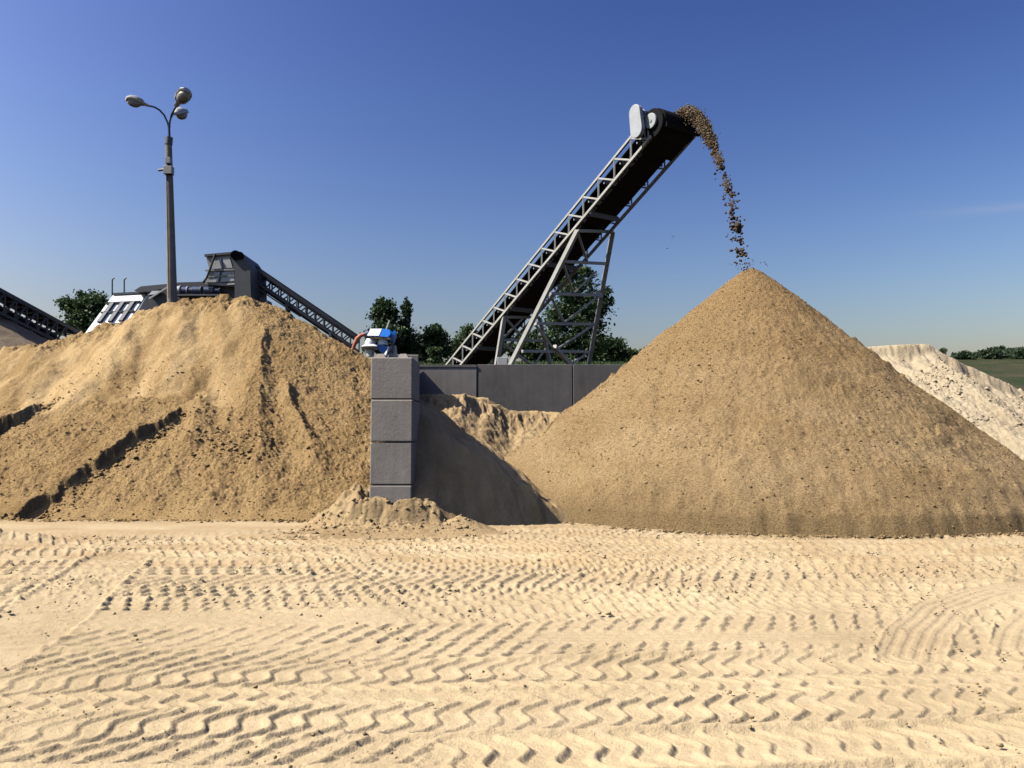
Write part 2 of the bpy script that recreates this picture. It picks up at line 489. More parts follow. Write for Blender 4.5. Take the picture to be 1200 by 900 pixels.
# ------------------------------------------------------------------ ground with wheel tracks
def build_ground():
    # rows lie closer together near the viewer, columns fan out with the distance
    vv = np.concatenate([np.linspace(1010, 902, 40)[:-1], np.linspace(902, 606, 560)])
    Yr = EYE * F / (vv - HORIZON)                      # 3.1 .. 17.2 m
    s = np.concatenate([-np.geomspace(6, 0.78, 26)[:-1], np.linspace(-0.78, 0.78, 1000), np.geomspace(0.78, 6, 26)[1:]])
    X = (Yr + 0.3)[:, None] * s[None, :]
    Y = np.repeat(Yr[:, None], len(s), 1)
    Z = 0.035 * fbm(X * 0.35, Y * 0.5, 3, 1) + 0.010 * fbm(X * 2.2, Y * 2.6, 3, 4)
    wx = X + 0.05 * pn(X * 1.3, Y * 1.3, 21); wy = Y + 0.05 * pn(X * 1.1, Y * 1.4, 22)
    wx += 0.018 * pn(X * 6, Y * 6, 23) + 0.008 * pn(X * 17, Y * 17, 25); wy += 0.018 * pn(X * 6, Y * 6, 24) + 0.008 * pn(X * 17, Y * 17, 26)
    rough = np.zeros_like(Z)
    def band(Z, a, b, c, half, kind, lam, depth, x0=-99, x1=99, sink=0.025, seed=0, phase=0.0, flip=1, reach=0.05):
        """a track along Y = a + b x + c x^2; kind is the shape of its tread marks"""
        nonlocal rough
        k = 1 / np.sqrt(1 + (b + 2 * c * wx) ** 2)
        vn = (wy - (a + b * wx + c * wx * wx)) * k / half
        al = wx / k + phase
        e = 0.12
        mask = ss(1 + e, 1 - e, np.abs(vn)) * ss(x0 - .3, x0 + .3, X) * ss(x1 + .3, x1 - .3, X)
        if mask.max() <= 0: return Z
        wear = np.clip(0.66 + 0.55 * fbm(X * 0.7, Y * 0.8, 3, 40 + seed), 0.25, 0.82)
        def tooth(ph, w=0.60):
            """plate rising to a crest, then a steep drop on the side away from the sun"""
            p = ph - np.floor(ph)
            return 0.20 * ss(0.0, w, p) + 0.80 * ss(w - .24, w + .06, p) - 1.20 * ss(w + .06, w + .30, p) + 0.20 * ss(w + .30, 1.0, p)
        if kind == 'wave':
            xl = flip * (0.085 * vn - 0.052 * np.sin(4.4 * vn)) * (lam / 0.19)
            t = tooth((al - xl) / lam) * depth * wear * ss(1.10, 0.92, np.abs(vn))
        elif kind == 'lug':                                 # slanting bars, three staggered rows
            row = (vn + 1) * 1.5
            ri = np.clip(np.floor(row), 0, 2); rp = row - ri
            xl = 0.115 * (rp - .5) * flip
            t = tooth((al - xl) / lam + 0.5 * (ri % 2) + .13 * ri) * depth * wear * ss(0.02, 0.16, rp) * ss(0.98, 0.84, rp)
        elif kind == 'peg':                                 # rows of small blocks
            row = (vn + 1) * 1.5
            ri = np.clip(np.floor(row), 0, 2); rp = row - ri
            ph = al / lam + 0.5 * (ri % 2) + 0.18 * rp * flip
            t = tooth(ph, .60) * depth * wear * ss(0.0, 0.22, rp) * ss(1.0, 0.80, rp) - 0.35 * depth * ss(0.2, 0.0, rp)
        elif kind == 'rib':
            g = np.cos(vn * math.pi * 4.5)
            t = depth * np.clip(g * 1.6, -0.9, 0.55) * (0.7 + 0.3 * wear)
        else:                                               # 'bars' of a tracked machine
            ph = al / lam; p = ph - np.floor(ph)
            t = depth * wear * ss(0.2, 0.55, p) * ss(0.85, 0.72, p) * ss(0.98, 0.8, np.abs(vn))
        edge = np.exp(-((np.abs(vn) - 1.12) / 0.14) ** 2) * ss(x0 - .3, x0 + .3, X) * ss(x1 + .3, x1 - .3, X)
        crumb = edge * np.clip(pn(X * 9, Y * 9, 60 + seed) + 0.25, 0, 1)
        new = -sink + 0.02 * fbm(X * 0.5, Y * 0.7, 2, 70 + seed) + t
        Z = Z * (1 - mask) + new * mask + edge * 0.006 + crumb * 0.014
        rough = rough * (1 - mask)
        return Z
    # the far field was driven over again and again
    far = [(14.6, .00, 'peg', .19, .040), (13.8, .02, 'peg', .20, .040), (13.1, -.015, 'lug', .21, .045), (12.4, .03, 'peg', .19, .042),
           (11.8, -.02, 'lug', .20, .040), (11.1, .035, 'peg', .19, .045), (10.45, .01, 'peg', .20, .040), (9.8, .045, 'lug', .21, .042),
           (9.1, .02, 'peg', .19, .040), (8.5, .05, 'peg', .20, .036)]
    for i, (a, b, kind, lam, dep) in enumerate(far):
        Z = band(Z, a, b, 0.0008 * ((i % 3) - 1), 0.36, kind, lam, dep, seed=i, phase=i * .37, flip=1 if i % 2 else -1)
    Z = band(Z, 7.85, .06, 0.0, 0.33, 'peg', .20, .027, x0=-1.0, seed=11, phase=.1)
    Z = band(Z, 7.20, .10, 0.004, 0.34, 'lug', .21, .031, seed=12, phase=.2)
    Z = band(Z, 6.58, .10, 0.0, 0.27, 'lug', .205, .030, seed=13, phase=.0)
    Z = band(Z, 6.95, .02, 0.0, 0.22, 'rib', .25, .004, x0=0.2, x1=3.6, seed=14)
    Z = band(Z, 5.98, .08, -0.003, 0.31, 'wave', .195, .027, seed=15, phase=.1)
    Z = band(Z, 5.50, .085, 0.0, 0.20, 'wave', .192, .022, seed=16, phase=.07, flip=-1)
    Z = band(Z, 5.47, .06, 0.0, 0.08, 'rib', .3, .003, x0=-1.2, x1=1.2, seed=26)
    Z = band(Z, 5.02, .09, 0.0, 0.29, 'wave', .188, .030, seed=17, phase=.22)
    Z = band(Z, 4.50, .06, 0.006, 0.19, 'lug', .21, .032, x1=-0.2, seed=18, phase=.1)
    Z = band(Z, 4.40, .085, 0.0, 0.27, 'wave', .19, .031, x0=-0.35, seed=19, phase=.05, flip=-1)
    Z = band(Z, 3.85, .06, 0.0, 0.26, 'wave', .19, .030, seed=20, phase=.15)
    # a wheel track leaving towards the left and a lorry track curving in from the right
    def path(Z, pts, half, ribs, depth, sink, bars=0.0, seed=0):
        pts = np.array(pts, float)
        best = np.full(Z.shape, 9.0); along = np.zeros(Z.shape); acc = 0
        lo, hi = pts.min(0) - 1.2, pts.max(0) + 1.2
        sel = (X > lo[0]) & (X < hi[0]) & (Y > lo[1]) & (Y < hi[1])
        x, y = wx[sel] * .4 + X[sel] * .6, wy[sel] * .4 + Y[sel] * .6
        bd = np.full(x.shape, 9.0); ba = np.zeros(x.shape)
        for i in range(len(pts) - 1):
            d = pts[i + 1] - pts[i]; L = np.hypot(*d); d = d / L
            t = np.clip((x - pts[i, 0]) * d[0] + (y - pts[i, 1]) * d[1], 0, L)
            qx, qy = x - pts[i, 0] - d[0] * t, y - pts[i, 1] - d[1] * t
            dist = np.hypot(qx, qy) * np.sign(d[0] * qy - d[1] * qx + 1e-9)
            m = np.abs(dist) < np.abs(bd)
            bd[m] = dist[m]; ba[m] = acc + t[m]; acc += L
        vn = bd / half
        mask = ss(1.12, 0.95, np.abs(vn))
        t = depth * np.clip(np.cos(vn * math.pi * ribs) * 1.7, -1, 0.6)
        if bars:
            p = ba / bars; p = p - np.floor(p)
            t = depth * ss(0.3, 0.6, p) * ss(0.9, 0.75, p) * np.clip(0.4 + 1.6 * pn(x * 1.5, y * 1.5, seed), 0, 1)
        edge = np.exp(-((np.abs(vn) - 1.12) / 0.10) ** 2)
        z = Z[sel]
        Z[sel] = z * (1 - mask) + (-sink + t) * mask + edge * (0.012 + 0.016 * np.clip(pn(x * 6, y * 6, 33), 0, 1))
        return Z
    Z = path(Z, [(3.05, 6.35), (3.55, 7.2), (4.3, 8.2), (5.3, 9.1), (6.6, 9.75), (8.5, 10.2)], 0.23, 4.5, 0.0055, 0.022, seed=3)
    Z = path(Z, [(4.0, 6.6), (4.4, 7.2), (5.0, 7.9), (6.2, 8.6)], 0.15, 2.5, 0.005, 0.02, seed=4)
    Z = path(Z, [(-5.6, 11.8), (-4.9, 9.3), (-4.3, 7.4), (-4.1, 6.2), (-4.2, 5.6)], 0.40, 1.0, 0.026, 0.035, bars=0.21, seed=5)
    # loose crumbs, more of them far off and on the right
    soft = ss(7.2, 9.5, Y) * np.clip(0.35 + 1.2 * fbm(X * 0.5, Y * 0.6, 2, 90), 0, 1)
    Z += soft * (0.026 * fbm(X * 5, Y * 6, 3, 91) + 0.040 * lumps(X, Y, 0.10, 95, 1.3))
    Z += (0.0025 + 0.004 * ss(6.5, 8.5, Y)) * fbm(X * 11, Y * 11, 3, 97)
    near = ss(7.0, 6.0, Y)
    Z += near * 0.006 * np.clip(pn(X * 12, Y * 12, 98) - 0.3, 0, 1) * 2
    churn = ss(8.5, 11.5, Y + .8 * pn(X * .5, Y * .5, 134)) * .9
    # packed flat wedge and small berm at the lower left
    flat = ss(-4.0, -5.2, X + 0.15 * (Y - 15)) * ss(13.9, 14.6, Y + 0.12 * pn(X, Y, 99))
    Z = Z * (1 - flat) + flat * (0.03 + 0.012 * fbm(X * 1.5, Y * 2, 3, 100))
    churn = np.maximum(churn, .9 * flat)
    berm = np.exp(-(((Y - 13.15 - 0.10 * (X + 8.5)) / 0.30) ** 2)) * ss(-9.8, -8.8, X) * ss(-6.9, -8.2, X)
    Z += berm * (0.24 + 0.16 * fbm(X * 2.5, Y * 3, 3, 101))
    # edges of the sheet
    apron_y = -60.0
    y0 = float(Yr[0])
    xa = float((y0 + 0.3) * s[0]); xb = -xa
    ev = [(-400, apron_y, -0.02), (400, apron_y, -0.02), (400, y0, -0.02), (-400, y0, -0.02),
          (-400, 17.3, -0.02), (float(17.5 * s[0]), 17.3, -0.02), (xa, y0, -0.02), (xb, y0, -0.02), (float(17.5 * s[-1]), 17.3, -0.02), (400, 17.3, -0.02)]
    ef = [(0, 1, 2, 3), (3, 6, 5, 4), (7, 2, 9, 8)]
    Z[0, :] = -0.02
    Z[:, 0] = -0.02; Z[:, -1] = -0.02
    o = grid_object('ground', X, Y, Z, M['ground'], extra=(ev, ef), attr={'churn': np.concatenate([churn.ravel(), np.zeros(len(ev))])})
    tag(o, 'pale trampled sand of the yard with rows of tyre tread marks', None, None, 'structure')
    return X, Y, Z
GX_, GY_, GZ_ = build_ground()

# ------------------------------------------------------------------ terrain beyond the yard
def terrain_z(x, y):
    base = 3.0 * ss(25.8, 27.4, y) + (y > 27.4) * 0
    hill = 6.2 * ss(24, 47, y) * 0.52 + np.clip(y - 45, 0, 190) * 0.0945
    hill_r = np.clip(y - 30, 0, 25) * 0.05 + np.clip(y - 55, 0, 120) * 0.157 + np.clip(y - 175, 0, 80) * .05
    r = ss(0.24, 0.36, x / y)
    z = (base + hill) * (1 - r) + hill_r * r
    return z - 0.45 * ss(30, 45, y) + ss(30, 60, y) * 0.25 * fbm(x * 0.05, y * 0.05, 4, 130) + ss(30, 50, y) * 0.14 * fbm(x * 0.6, y * 0.6, 3, 131)
def build_terrain():
    Yr = np.concatenate([np.linspace(17.2, 60, 120), np.geomspace(60, 1500, 110)[1:]])
    s = np.concatenate([-np.geomspace(8, 0.8, 20)[:-1], np.linspace(-0.8, 0.8, 260), np.geomspace(0.8, 8, 20)[1:]])
    X = Yr[:, None] * s[None, :]; Y = np.repeat(Yr[:, None], len(s), 1)
    o = grid_object('terrain', X, Y, terrain_z(X, Y) - 0.03 * (Y < 26), M['terrain'])
    tag(o, 'rising rough grassland behind the sand yard', None, None, 'structure')
build_terrain()

# ------------------------------------------------------------------ sand heaps
AP = P(880, 316, 20.9)                      # tip of the big cone
def cone_z(X, Y, both=False):
    dx, dy = X - AP.x, Y - AP.y
    r = np.hypot(dx, dy); th = np.arctan2(dx, -dy)
    rr = r * (1 + 0.018 * pn(th * 2.2, r * 0.2, 140) + 0.012 * pn(th * 7, r * 0.5, 141))
    rr = rr + 0.05 * pn(th * 5 + .3 * r, r * 1.6, 142) * ss(1, 3, r)
    m = 0.852 + 0.042 * np.sin(th)
    z = AP.z + 0.02 - m * (np.sqrt(rr * rr + 0.22 ** 2) - 0.22)
    z = z + 0.022 * np.clip(r - 4.0, 0, 9) ** 2
    # faint rills running down, ledges running round
    rill = pn(th * 14, r * 0.55 + 3 * pn(th * 3, r * .2, 7), 143)
    z += 0.035 * rill * ss(0.8, 3.0, r)
    led = z * 3.4 + 1.8 * pn(X * 0.35, Y * 0.35, 145) + 0.6 * pn(X * 1.5, Y * 1.5, 146)
    lp = led - np.floor(led)
    z += 0.10 * (ss(0.0, 0.85, lp) * ss(1.0, 0.90, lp) - 0.5) * np.clip(2.6 * pn(X * 0.9, Y * 0.9, 147) + .5 * pn(X * 4, Y * 4, 137), 0, 1) * ss(.8, 2.2, r)
    z += 0.085 * fbm(X * 0.9, Y * 0.9, 4, 139) * ss(.5, 2, r)
    z += 0.030 * fbm(X * 6, Y * 6, 3, 148, .65) + 0.030 * lumps(X, Y, 0.075, 149) * (0.3 + 0.9 * np.clip(0.4 + pn(X * .7, Y * .7, 150), 0, 1))
    # a slump channel on the upper left flank
    q = dx + 2.9 - 0.35 * (dy + 3) + .25 * pn(Y * 1.2, X * .4, 154)
    z -= 0.07 * np.exp(-(q / 0.12) ** 2) * ss(1.5, 2.5, r) * ss(6.2, 4.5, r) * (dx < 0)
    # foot cut by the loader: a steeper damp bank
    ycut = AP.y - np.sqrt(np.clip((6.95 + .14 * pn(X * .45, 0 * X, 157)) ** 2 - dx * dx, 0.1, 99)) + 0.10 * pn(X * 0.8, 0 * X, 151) + 0.05 * pn(X * 3, 0 * X, 152)
    e = Y - ycut
    bank = 2.3 * np.clip(e, -1, .15) + 1.15 * np.clip(e - .15, 0, 9) + 0.06 * fbm(X * 3, Y * 3, 3, 153) - 0.02
    z += 0.05 * np.exp(-((z - bank) / .10) ** 2) * np.clip(pn(X * 4, Y * 4, 156) + .2, 0, 1) * (z < 1.2)
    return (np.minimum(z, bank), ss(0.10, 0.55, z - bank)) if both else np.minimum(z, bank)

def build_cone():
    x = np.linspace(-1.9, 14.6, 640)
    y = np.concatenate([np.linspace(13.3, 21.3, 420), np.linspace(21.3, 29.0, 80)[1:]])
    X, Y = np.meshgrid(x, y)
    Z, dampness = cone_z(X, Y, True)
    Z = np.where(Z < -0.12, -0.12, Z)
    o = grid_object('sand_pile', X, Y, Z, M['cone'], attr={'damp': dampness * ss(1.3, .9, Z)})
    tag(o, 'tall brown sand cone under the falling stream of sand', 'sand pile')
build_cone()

# bank of sand inside the bay
def wall_x(y):            # right face of the block wall
    return np.where(y < 16.4, -1.86, -1.88 - 0.1175 * (y - 16.4))
def bank_z(X, Y):
    d = X - wall_x(Y)
    zw = np.interp(Y, [14.6, 15.2, 15.6, 16.3, 18, 25.5], [0.05, 0.45, 1.0, 2.15, 2.45, 2.95])
    side = zw - 0.66 * np.clip(d, 0, 9) ** 1.02 + 0.10 * fbm(X * .9, Y * .9, 3, 160) + 0.05 * pn(X * 3, Y * 1.2, 161)
    side += 0.16 * fbm(X * 1.6 + Y * .5, Y * .9, 3, 158) * ss(0, .4, d)
    side -= 0.22 * np.exp(-((d - 1.1) / 0.35) ** 2) * ss(15.8, 17, Y) * ss(21, 18, Y)
    # back bank with a scarp scored by bucket teeth
    top = np.interp(X, [-3, -1.35, -0.7, -0.1, 3, 8], [2.95, 2.90, 2.82, 2.48, 2.40, 2.4]) + 0.05 * fbm(X * 2, Y * 2, 3, 162)
    edge = 23.85 + 0.28 * np.sin(X * 1.3 + 0.4) + 0.22 * pn(X * 1.6, Y * .8, 163) + 0.09 * pn(X * 5, Y * 4, 164) - 0.5 * ss(-0.9, -1.5, X)
    teeth = np.clip(.5 + 1.1 * pn(X * 5.0 + 1.2 * Y, Y * 3.0, 165) + .7 * pn(X * 12, Y * 9, 159), 0, 1)
    drop = ss(edge + 0.04, edge - 0.55 - 0.14 * teeth, Y)
    back = top - 0.46 * drop - 0.08 * (1 - teeth) * drop * (1 - drop) * 4 + 0.05 * fbm(X * 5, Y * 5, 3, 135) * drop - 0.55 * np.clip(edge - 0.5 - Y, 0, 9)
    back += 0.03 * fbm(X * 4, Y * 4, 3, 166) + 0.06 * lumps(X, Y, 0.25, 167) * ss(22.6, 23.3, Y)
    z = np.maximum(side, back)
    k = 0.12
    h = np.clip(0.5 + 0.5 * (side - back) / k, 0, 1)
    z = back * (1 - h) + side * h + k * h * (1 - h) * 0.5
    z = np.where(X < wall_x(Y) - .06, -0.12, z)
    return z + 0.012 * fbm(X * 8, Y * 8, 3, 168) + 0.035 * lumps(X, Y, 0.2, 169, 1.4) * ss(0.35, 0.0, np.abs(z - 0.3))
def build_bank():
    x = np.linspace(-2.95, 5.2, 420); y = np.linspace(14.5, 25.5, 420)
    X, Y = np.meshgrid(x, y)
    Z = bank_z(X, Y)
    Z = np.where(Z < -0.12, -0.12, Z)
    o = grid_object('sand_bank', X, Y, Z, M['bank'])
    tag(o, 'shaded sand bank in the bay between block wall and cone', 'sand bank')
build_bank()

# small eroded heap at the foot of the pier
def mound_z(X, Y):
    z = 0.62 * np.exp(-(((X + 2.2) / 1.0) ** 4)) * ss(14.62 + 0.10 * pn(X * 5, 0 * X, 171), 14.98, Y)
    z += 0.10 * np.exp(-(((X + 1.45) / 0.26) ** 2 + ((Y - 14.75) / 0.3) ** 2)) * ss(-1.2, -1.32, X + 0.1 * pn(Y * 4, X, 9))
    z *= 0.82 + 0.45 * fbm(X * 2.0, Y * 2.0, 3, 172)
    gro = np.abs(pn(X * 3.4 + 1.2 * pn(X * 2, Y * 3, 177), Y * 4.0, 173))
    z -= 0.09 * (0.35 - np.clip(gro, 0, .35)) / .35 * ss(0.08, 0.3, z) * ss(0.62, 0.4, z)
    left = 0.85 * ss(-1.9, -3.0, X) * ss(14.2, 16.0, Y + 0.22 * (X + 3)) * ss(-4.2, -3.0, X)
    z = np.maximum(z, left * (0.8 + 0.35 * fbm(X * 1.6, Y * 1.6, 3, 174)))
    toe = 0.17 * np.exp(-(((X + 2.0) / 1.55) ** 4 + ((Y - 14.55) / 0.45) ** 2))
    fan = 0.30 * np.clip(1 - np.hypot((X + 0.95) / 0.75, (Y - 14.95) / 0.6), 0, 1)
    z = np.maximum(z, np.maximum(toe, fan))
    z += 0.08 * lumps(X, Y, 0.15, 175) * ss(0.03, 0.15, z) * ss(-1.5, -1.9, X) + 0.02 * fbm(X * 7, Y * 7, 3, 176) * ss(0.02, .1, z)
    return np.minimum(z, 0.60 + 0.08 * pn(X * 3, Y * 3, 170) + 0.35 * ss(-2.5, -3.2, X)) - 0.03
def build_mound():
    x = np.linspace(-4.7, -0.1, 260); y = np.linspace(13.8, 16.9, 190)
    X, Y = np.meshgrid(x, y)
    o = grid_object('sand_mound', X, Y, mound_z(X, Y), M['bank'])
    tag(o, 'small crumbling sand mound with grooved face at the foot of the block pier', 'sand mound')
build_mound()

# large excavated heap on the left
_CU = np.array([-260, -120, 0, 50, 100, 150, 200, 225, 250, 280, 300, 330, 360, 400, 430, 470])
_CV = np.array([470, 440, 419, 403, 391, 375, 354, 349, 347, 348, 353, 367, 384, 404, 421, 445])
YC = 25.0
_CX = (_CU - 600) / F * YC
_CZ = EYE + (HORIZON - _CV) / F * YC
def pile_z(X, Y, both=False):
    zc = np.interp(X, _CX, _CZ)
    for k in (0.35, -0.35): zc = zc * 0.5 + 0.5 * np.interp(X + k, _CX, _CZ)
    yb = 16.50 + 0.30 * pn(X * 0.5, 0 * X, 180) + 0.14 * pn(X * 2.1, 0 * X, 177) + 0.5 * ss(-4.4, -3.0, X) - 1.0 * ss(-11.5, -14, X) * 0
    t = (Y - yb) / (YC - yb)
    tt = np.clip(t, 0, 1)
    g_cut = np.interp(tt, [0, .18, .46, .62, .80, .92, 1.0], [0, .17, .40, .565, .80, .945, 1.0])
    g_str = np.interp(tt, [0, .5, .9, 1.0], [0, .50, .93, 1.0])
    wr = ss(-7.9, -6.6, X + 0.15 * (Y - 20))
    g = g_cut * (1 - wr) + g_str * wr
    z = zc * g
    z = np.where(t > 1, zc - 0.55 * np.clip(Y - YC - 0.2, 0, 20), z)
    z = np.where(t < 0, (t * 5.0), z)
    tn = t + 0.10 * pn(X * .45, Y * .3, 176) + 0.03 * pn(X * 2.4, Y * 2, 175)
    up = ss(0.46, 0.50, tn) * ss(1.00, 0.90, tn) * (1 - wr)         # clean-cut upper face
    lowr = ss(0.02, 0.08, t) * (1 - up) * ss(1.3, 1.02, t)         # rubbly part
    # gullies and buttresses of the cut face
    sl = X + 0.25 * (Y - 20) + 0.25 * pn(X * .5, Y * .4, 181)
    gul = pn(sl * 0.75, Y * 0.3, 182) + 0.35 * pn(sl * 1.9 + Y * .4, Y * 0.6, 183)
    z += up * (0.48 * gul + 0.012 * pn(sl * 4, Y * 1.2, 184) + 0.16 * fbm(X * .8, Y * .8, 4, 178)) + up * 0.016 * fbm(X * 7, Y * 6, 3, 185)
    # broken lip below the crest
    lip = ss(0.86, 0.93, t + 0.05 * pn(X * .8, Y * .5, 186)) * ss(1.06, 1.0, t)
    z += lip * (0.06 + 0.17 * fbm(X * 1.6, Y * 1.8, 4, 187, .6) - 0.10 * lumps(X, Y, .3, 198)) * (1 - 0.6 * wr)
    # clods
    z += lowr * (0.13 * fbm(X * 1.1, Y * 1.1, 3, 188) + 0.050 * fbm(X * 4, Y * 4, 4, 189, .65) + 0.045 * lumps(X, Y, 0.16, 190) * np.clip(.5 + 1.5 * pn(X * .5, Y * .5, 179), 0, 1.6) + 0.045 * lumps(X, Y, 0.07, 191))
    # steps that throw dark shadows to the right
    def step(z, pts, h, back, curl=0.06):
        ys = np.array([p[1] for p in pts]); xs = np.array([p[0] for p in pts])
        o = np.argsort(ys)
        xl = np.interp(Y, ys[o], xs[o]) + 2.2 * curl * pn(Y * 1.8, X * .5, 195) + 0.16 * pn(Y * 4, X * 3, 196) + 0.07 * pn(Y * 11, X * 5, 199)
        d = X - xl
        yr = ss(ys.min() - .35, ys.min() + .35, Y) * ss(ys.max() + .35, ys.max() - .35, Y)
        prof = np.where(d < 0, np.exp(d / back), 0) * ss(0.10, -0.04, d) 
        dip = -0.45 * np.exp(-((d - 0.22) / 0.24) ** 2)
        return z + h * yr * (prof + dip) * np.clip(.75 + .8 * pn(X * .6, Y * 1.3, 197), .3, 1.2)
    z = step(z, [(-8.30, 20.2), (-8.62, 19.5), (-9.1, 18.4), (-9.6, 17.2), (-9.95, 16.5)], 0.28, 1.0)
    z = step(z, [(-12.2, 21.0), (-12.6, 20.3), (-13.2, 19.3), (-13.6, 18.4)], 0.36, 0.9)
    # fans of dry sand that slid from the face
    def rib(z, p0, p1, h, wl, wr_, lo=0.0):
        f = np.clip((Y - p1[1]) / (p0[1] - p1[1]), 0, 1)
        xl = p1[0] + (p0[0] - p1[0]) * f
        on = ss(p1[1] - .3, p1[1] + .3, Y) * ss(p0[1] + .3, p0[1] - .4, Y)
        d = X - xl + 0.16 * pn(X * 1.3, Y * 1.3, 193) + 0.05 * pn(X * 5, Y * 5, 194)
        k = 0.35 + 0.65 * (1 - f)
        return z + h * on * np.clip(np.where(d < 0, 1 + d / (wl * k), 1 - d / (wr_ * k)), 0, 1)
    z = rib(z, (-8.0, 21.4), (-7.55, 18.6), 0.26, 0.75, 0.7)
    z = rib(z, (-7.3, 23.6), (-5.65, 18.0), 0.15, 0.8, 0.5)
    z = rib(z, (-6.2, 21.8), (-4.35, 18.4), 0.20, 0.55, 0.55)
    # a fallen slab field in the middle right
    z += 0.09 * lumps(X, Y, 0.15, 192) * np.exp(-(((X + 6.35) / 0.75) ** 2 + ((Y - 18.9) / 0.55) ** 2))
    return (z, up) if both else z
def build_pile():
    x = np.linspace(-18.5, -2.72, 640)
    y = np.concatenate([np.linspace(15.6, 25.6, 420), np.linspace(25.6, 34, 30)[1:]])
    X, Y = np.meshgrid(x, y)
    Z, dry = pile_z(X, Y, True)
    Z = np.maximum(Z, -0.15)
    inside = X > wall_x(Y) - 0.80                               # stay out of the blocks
    Z = np.where(inside & (Y > 15.1), np.minimum(Z, 0.3), Z)
    o = grid_object('sand_pile', X, Y, Z, M['pile'], attr={'dry': dry})
    tag(o, 'broad ochre sand heap with a cut face left of the block pier', 'sand pile')
build_pile()

# pale heap on the far right
def white_z(X, Y):
    yc = 35.0
    cu = np.array([940, 990, 1006, 1018, 1022, 1050, 1084, 1096, 1104, 1120, 1145, 1172, 1200, 1260, 1330])
    cv = np.array([414, 411, 409, 407, 405.5, 404, 402.5, 404, 412, 421, 432, 446, 459, 490, 520])
    zc = np.interp(X, (cu - 600) / F * yc, EYE + (HORIZON - cv) / F * yc)
    dy = yc - Y
    z = zc - 0.62 * np.clip(dy - 0.15, 0, 40) - 0.5 * np.clip(-dy - 1.2, 0, 30)
    en = dy + 0.30 * pn(X * 1.1, Y * 0 + 3, 206) + 0.14 * pn(X * 2.6, Y * 2.6, 207) + 0.05 * pn(X * 7, Y * 7, 136)
    cut = ss(0.05, 0.30, en) * ss(3.2, 1.2, dy)
    z -= cut * (0.42 + 0.25 * pn(X * 1.3, 0 * X, 208))
    z -= 0.22 * np.clip(pn(X * 3.3, Y * 2.2, 209) - .05, 0, 1) * ss(-.1, .3, dy) * ss(1.3, .5, dy)
    gul = pn(X * 1.1 - 0.25 * dy, dy * .25, 200)
    z += ss(.3, 1.2, dy) * 0.36 * gul + 0.10 * fbm(X * 1.8, Y * 1.8, 3, 201) * ss(0, .6, dy)
    rub = ss(0.5, 2.0, dy - 1.0 * pn(X * .5, Y * .5, 202)) + ss(20.5, 21.5, X)
    z += np.clip(rub, 0, 1) * (0.08 * lumps(X, Y, 0.26, 203) + 0.10 * lumps(X, Y, 0.12, 204))
    return z + 0.02 * fbm(X * 3, Y * 3, 3, 205)
def build_white():
    x = np.linspace(12.5, 31, 400); y = np.linspace(24.5, 40, 300)
    X, Y = np.meshgrid(x, y)
    Z = np.maximum(white_z(X, Y), -0.5)
    o = grid_object('sand_pile', X, Y, Z, M['white'])
    tag(o, 'pale white sand heap behind the brown cone at the right', 'sand pile')
build_white()

# grey heap at the far left edge
def build_grey():
    c = P(-22, 362, 31)
    x = np.linspace(c.x - 9, c.x + 9, 170); y = np.linspace(26.5, 40, 130)
    X, Y = np.meshgrid(x, y)
    r = np.hypot(X - c.x, Y - c.y)
    Z = c.z - 0.62 * (np.sqrt(r * r + .2) - .45) + 0.10 * fbm(X * 1.2, Y * 1.2, 4, 210) + 0.05 * lumps(X, Y, .2, 211)
    o = grid_object('sand_pile', X, Y, np.maximum(Z, -0.4), M['greypile'])
    tag(o, 'grey brown sand heap under the conveyor at the left edge', 'sand pile')
build_grey()
def build_corner_heap():
    c = P(1262, 432, 44)
    x = np.linspace(c.x - 6, c.x + 6, 90); y = np.linspace(c.y - 6, c.y + 6, 90)
    X, Y = np.meshgrid(x, y)
    r = np.hypot(X - c.x, Y - c.y)
    Z = c.z - 0.6 * (np.sqrt(r * r + .2) - .45) + 0.10 * fbm(X * 1.2, Y * 1.2, 4, 215)
    o = grid_object('sand_pile', X, Y, np.maximum(Z, 0.5), M['white'])
    tag(o, 'small grey heap just showing at the right edge beside the grass slope', 'sand pile')
build_corner_heap()

# ------------------------------------------------------------------ loose clods
def scatter(name, n, sampler, zf, s0, s1, mat, label, seed, sink=0.25):
    rs = np.random.RandomState(seed)
    x, y = sampler(rs, n)
    s = s0 * (s1 / s0) ** (rs.rand(len(x)) ** 2.6)
    z = zf(x, y) + s * (0.75 - sink) * 0.6
    tag(clods_object(name, np.stack([x, y, z], -1), s, mat, seed), label, 'sand clods', None, 'stuff')
def ground_at(x, y):
    return np.zeros_like(x) + 0.0
def s_ground(rs, n):
    y = 7.5 + 7.4 * rs.rand(n) ** 0.7; x = rs.uniform(-.72, .72, n) * y
    keep = (fbm(x * 0.55, y * 0.7, 3, 220) + 0.35 * rs.rand(n)) > 0.22
    return x[keep], y[keep]
scatter('ground_clods', 6500, s_ground, ground_at, 0.006, 0.024, M['ground'], 'crumbs of sand lying on the tracked ground', 5)
def s_near(rs, n):
    y = rs.uniform(4.0, 7.5, n); x = rs.uniform(-.68, .68, n) * y
    keep = pn(x * 1.2, y * 1.5, 222) > 0.12
    return x[keep], y[keep]
scatter('fine_clods', 1400, s_near, ground_at, 0.004, 0.016, M['bank'], 'fine grit on the near tyre tracks', 6)
def s_pile(rs, n):
    x = rs.uniform(-16.5, -3.2, n); y = 16.4 + 6.0 * rs.rand(n) ** 1.3
    return x, y
scatter('heap_clods', 3600, s_pile, pile_z, 0.008, 0.034, M['pile'], 'clods that rolled down the left sand heap', 7)
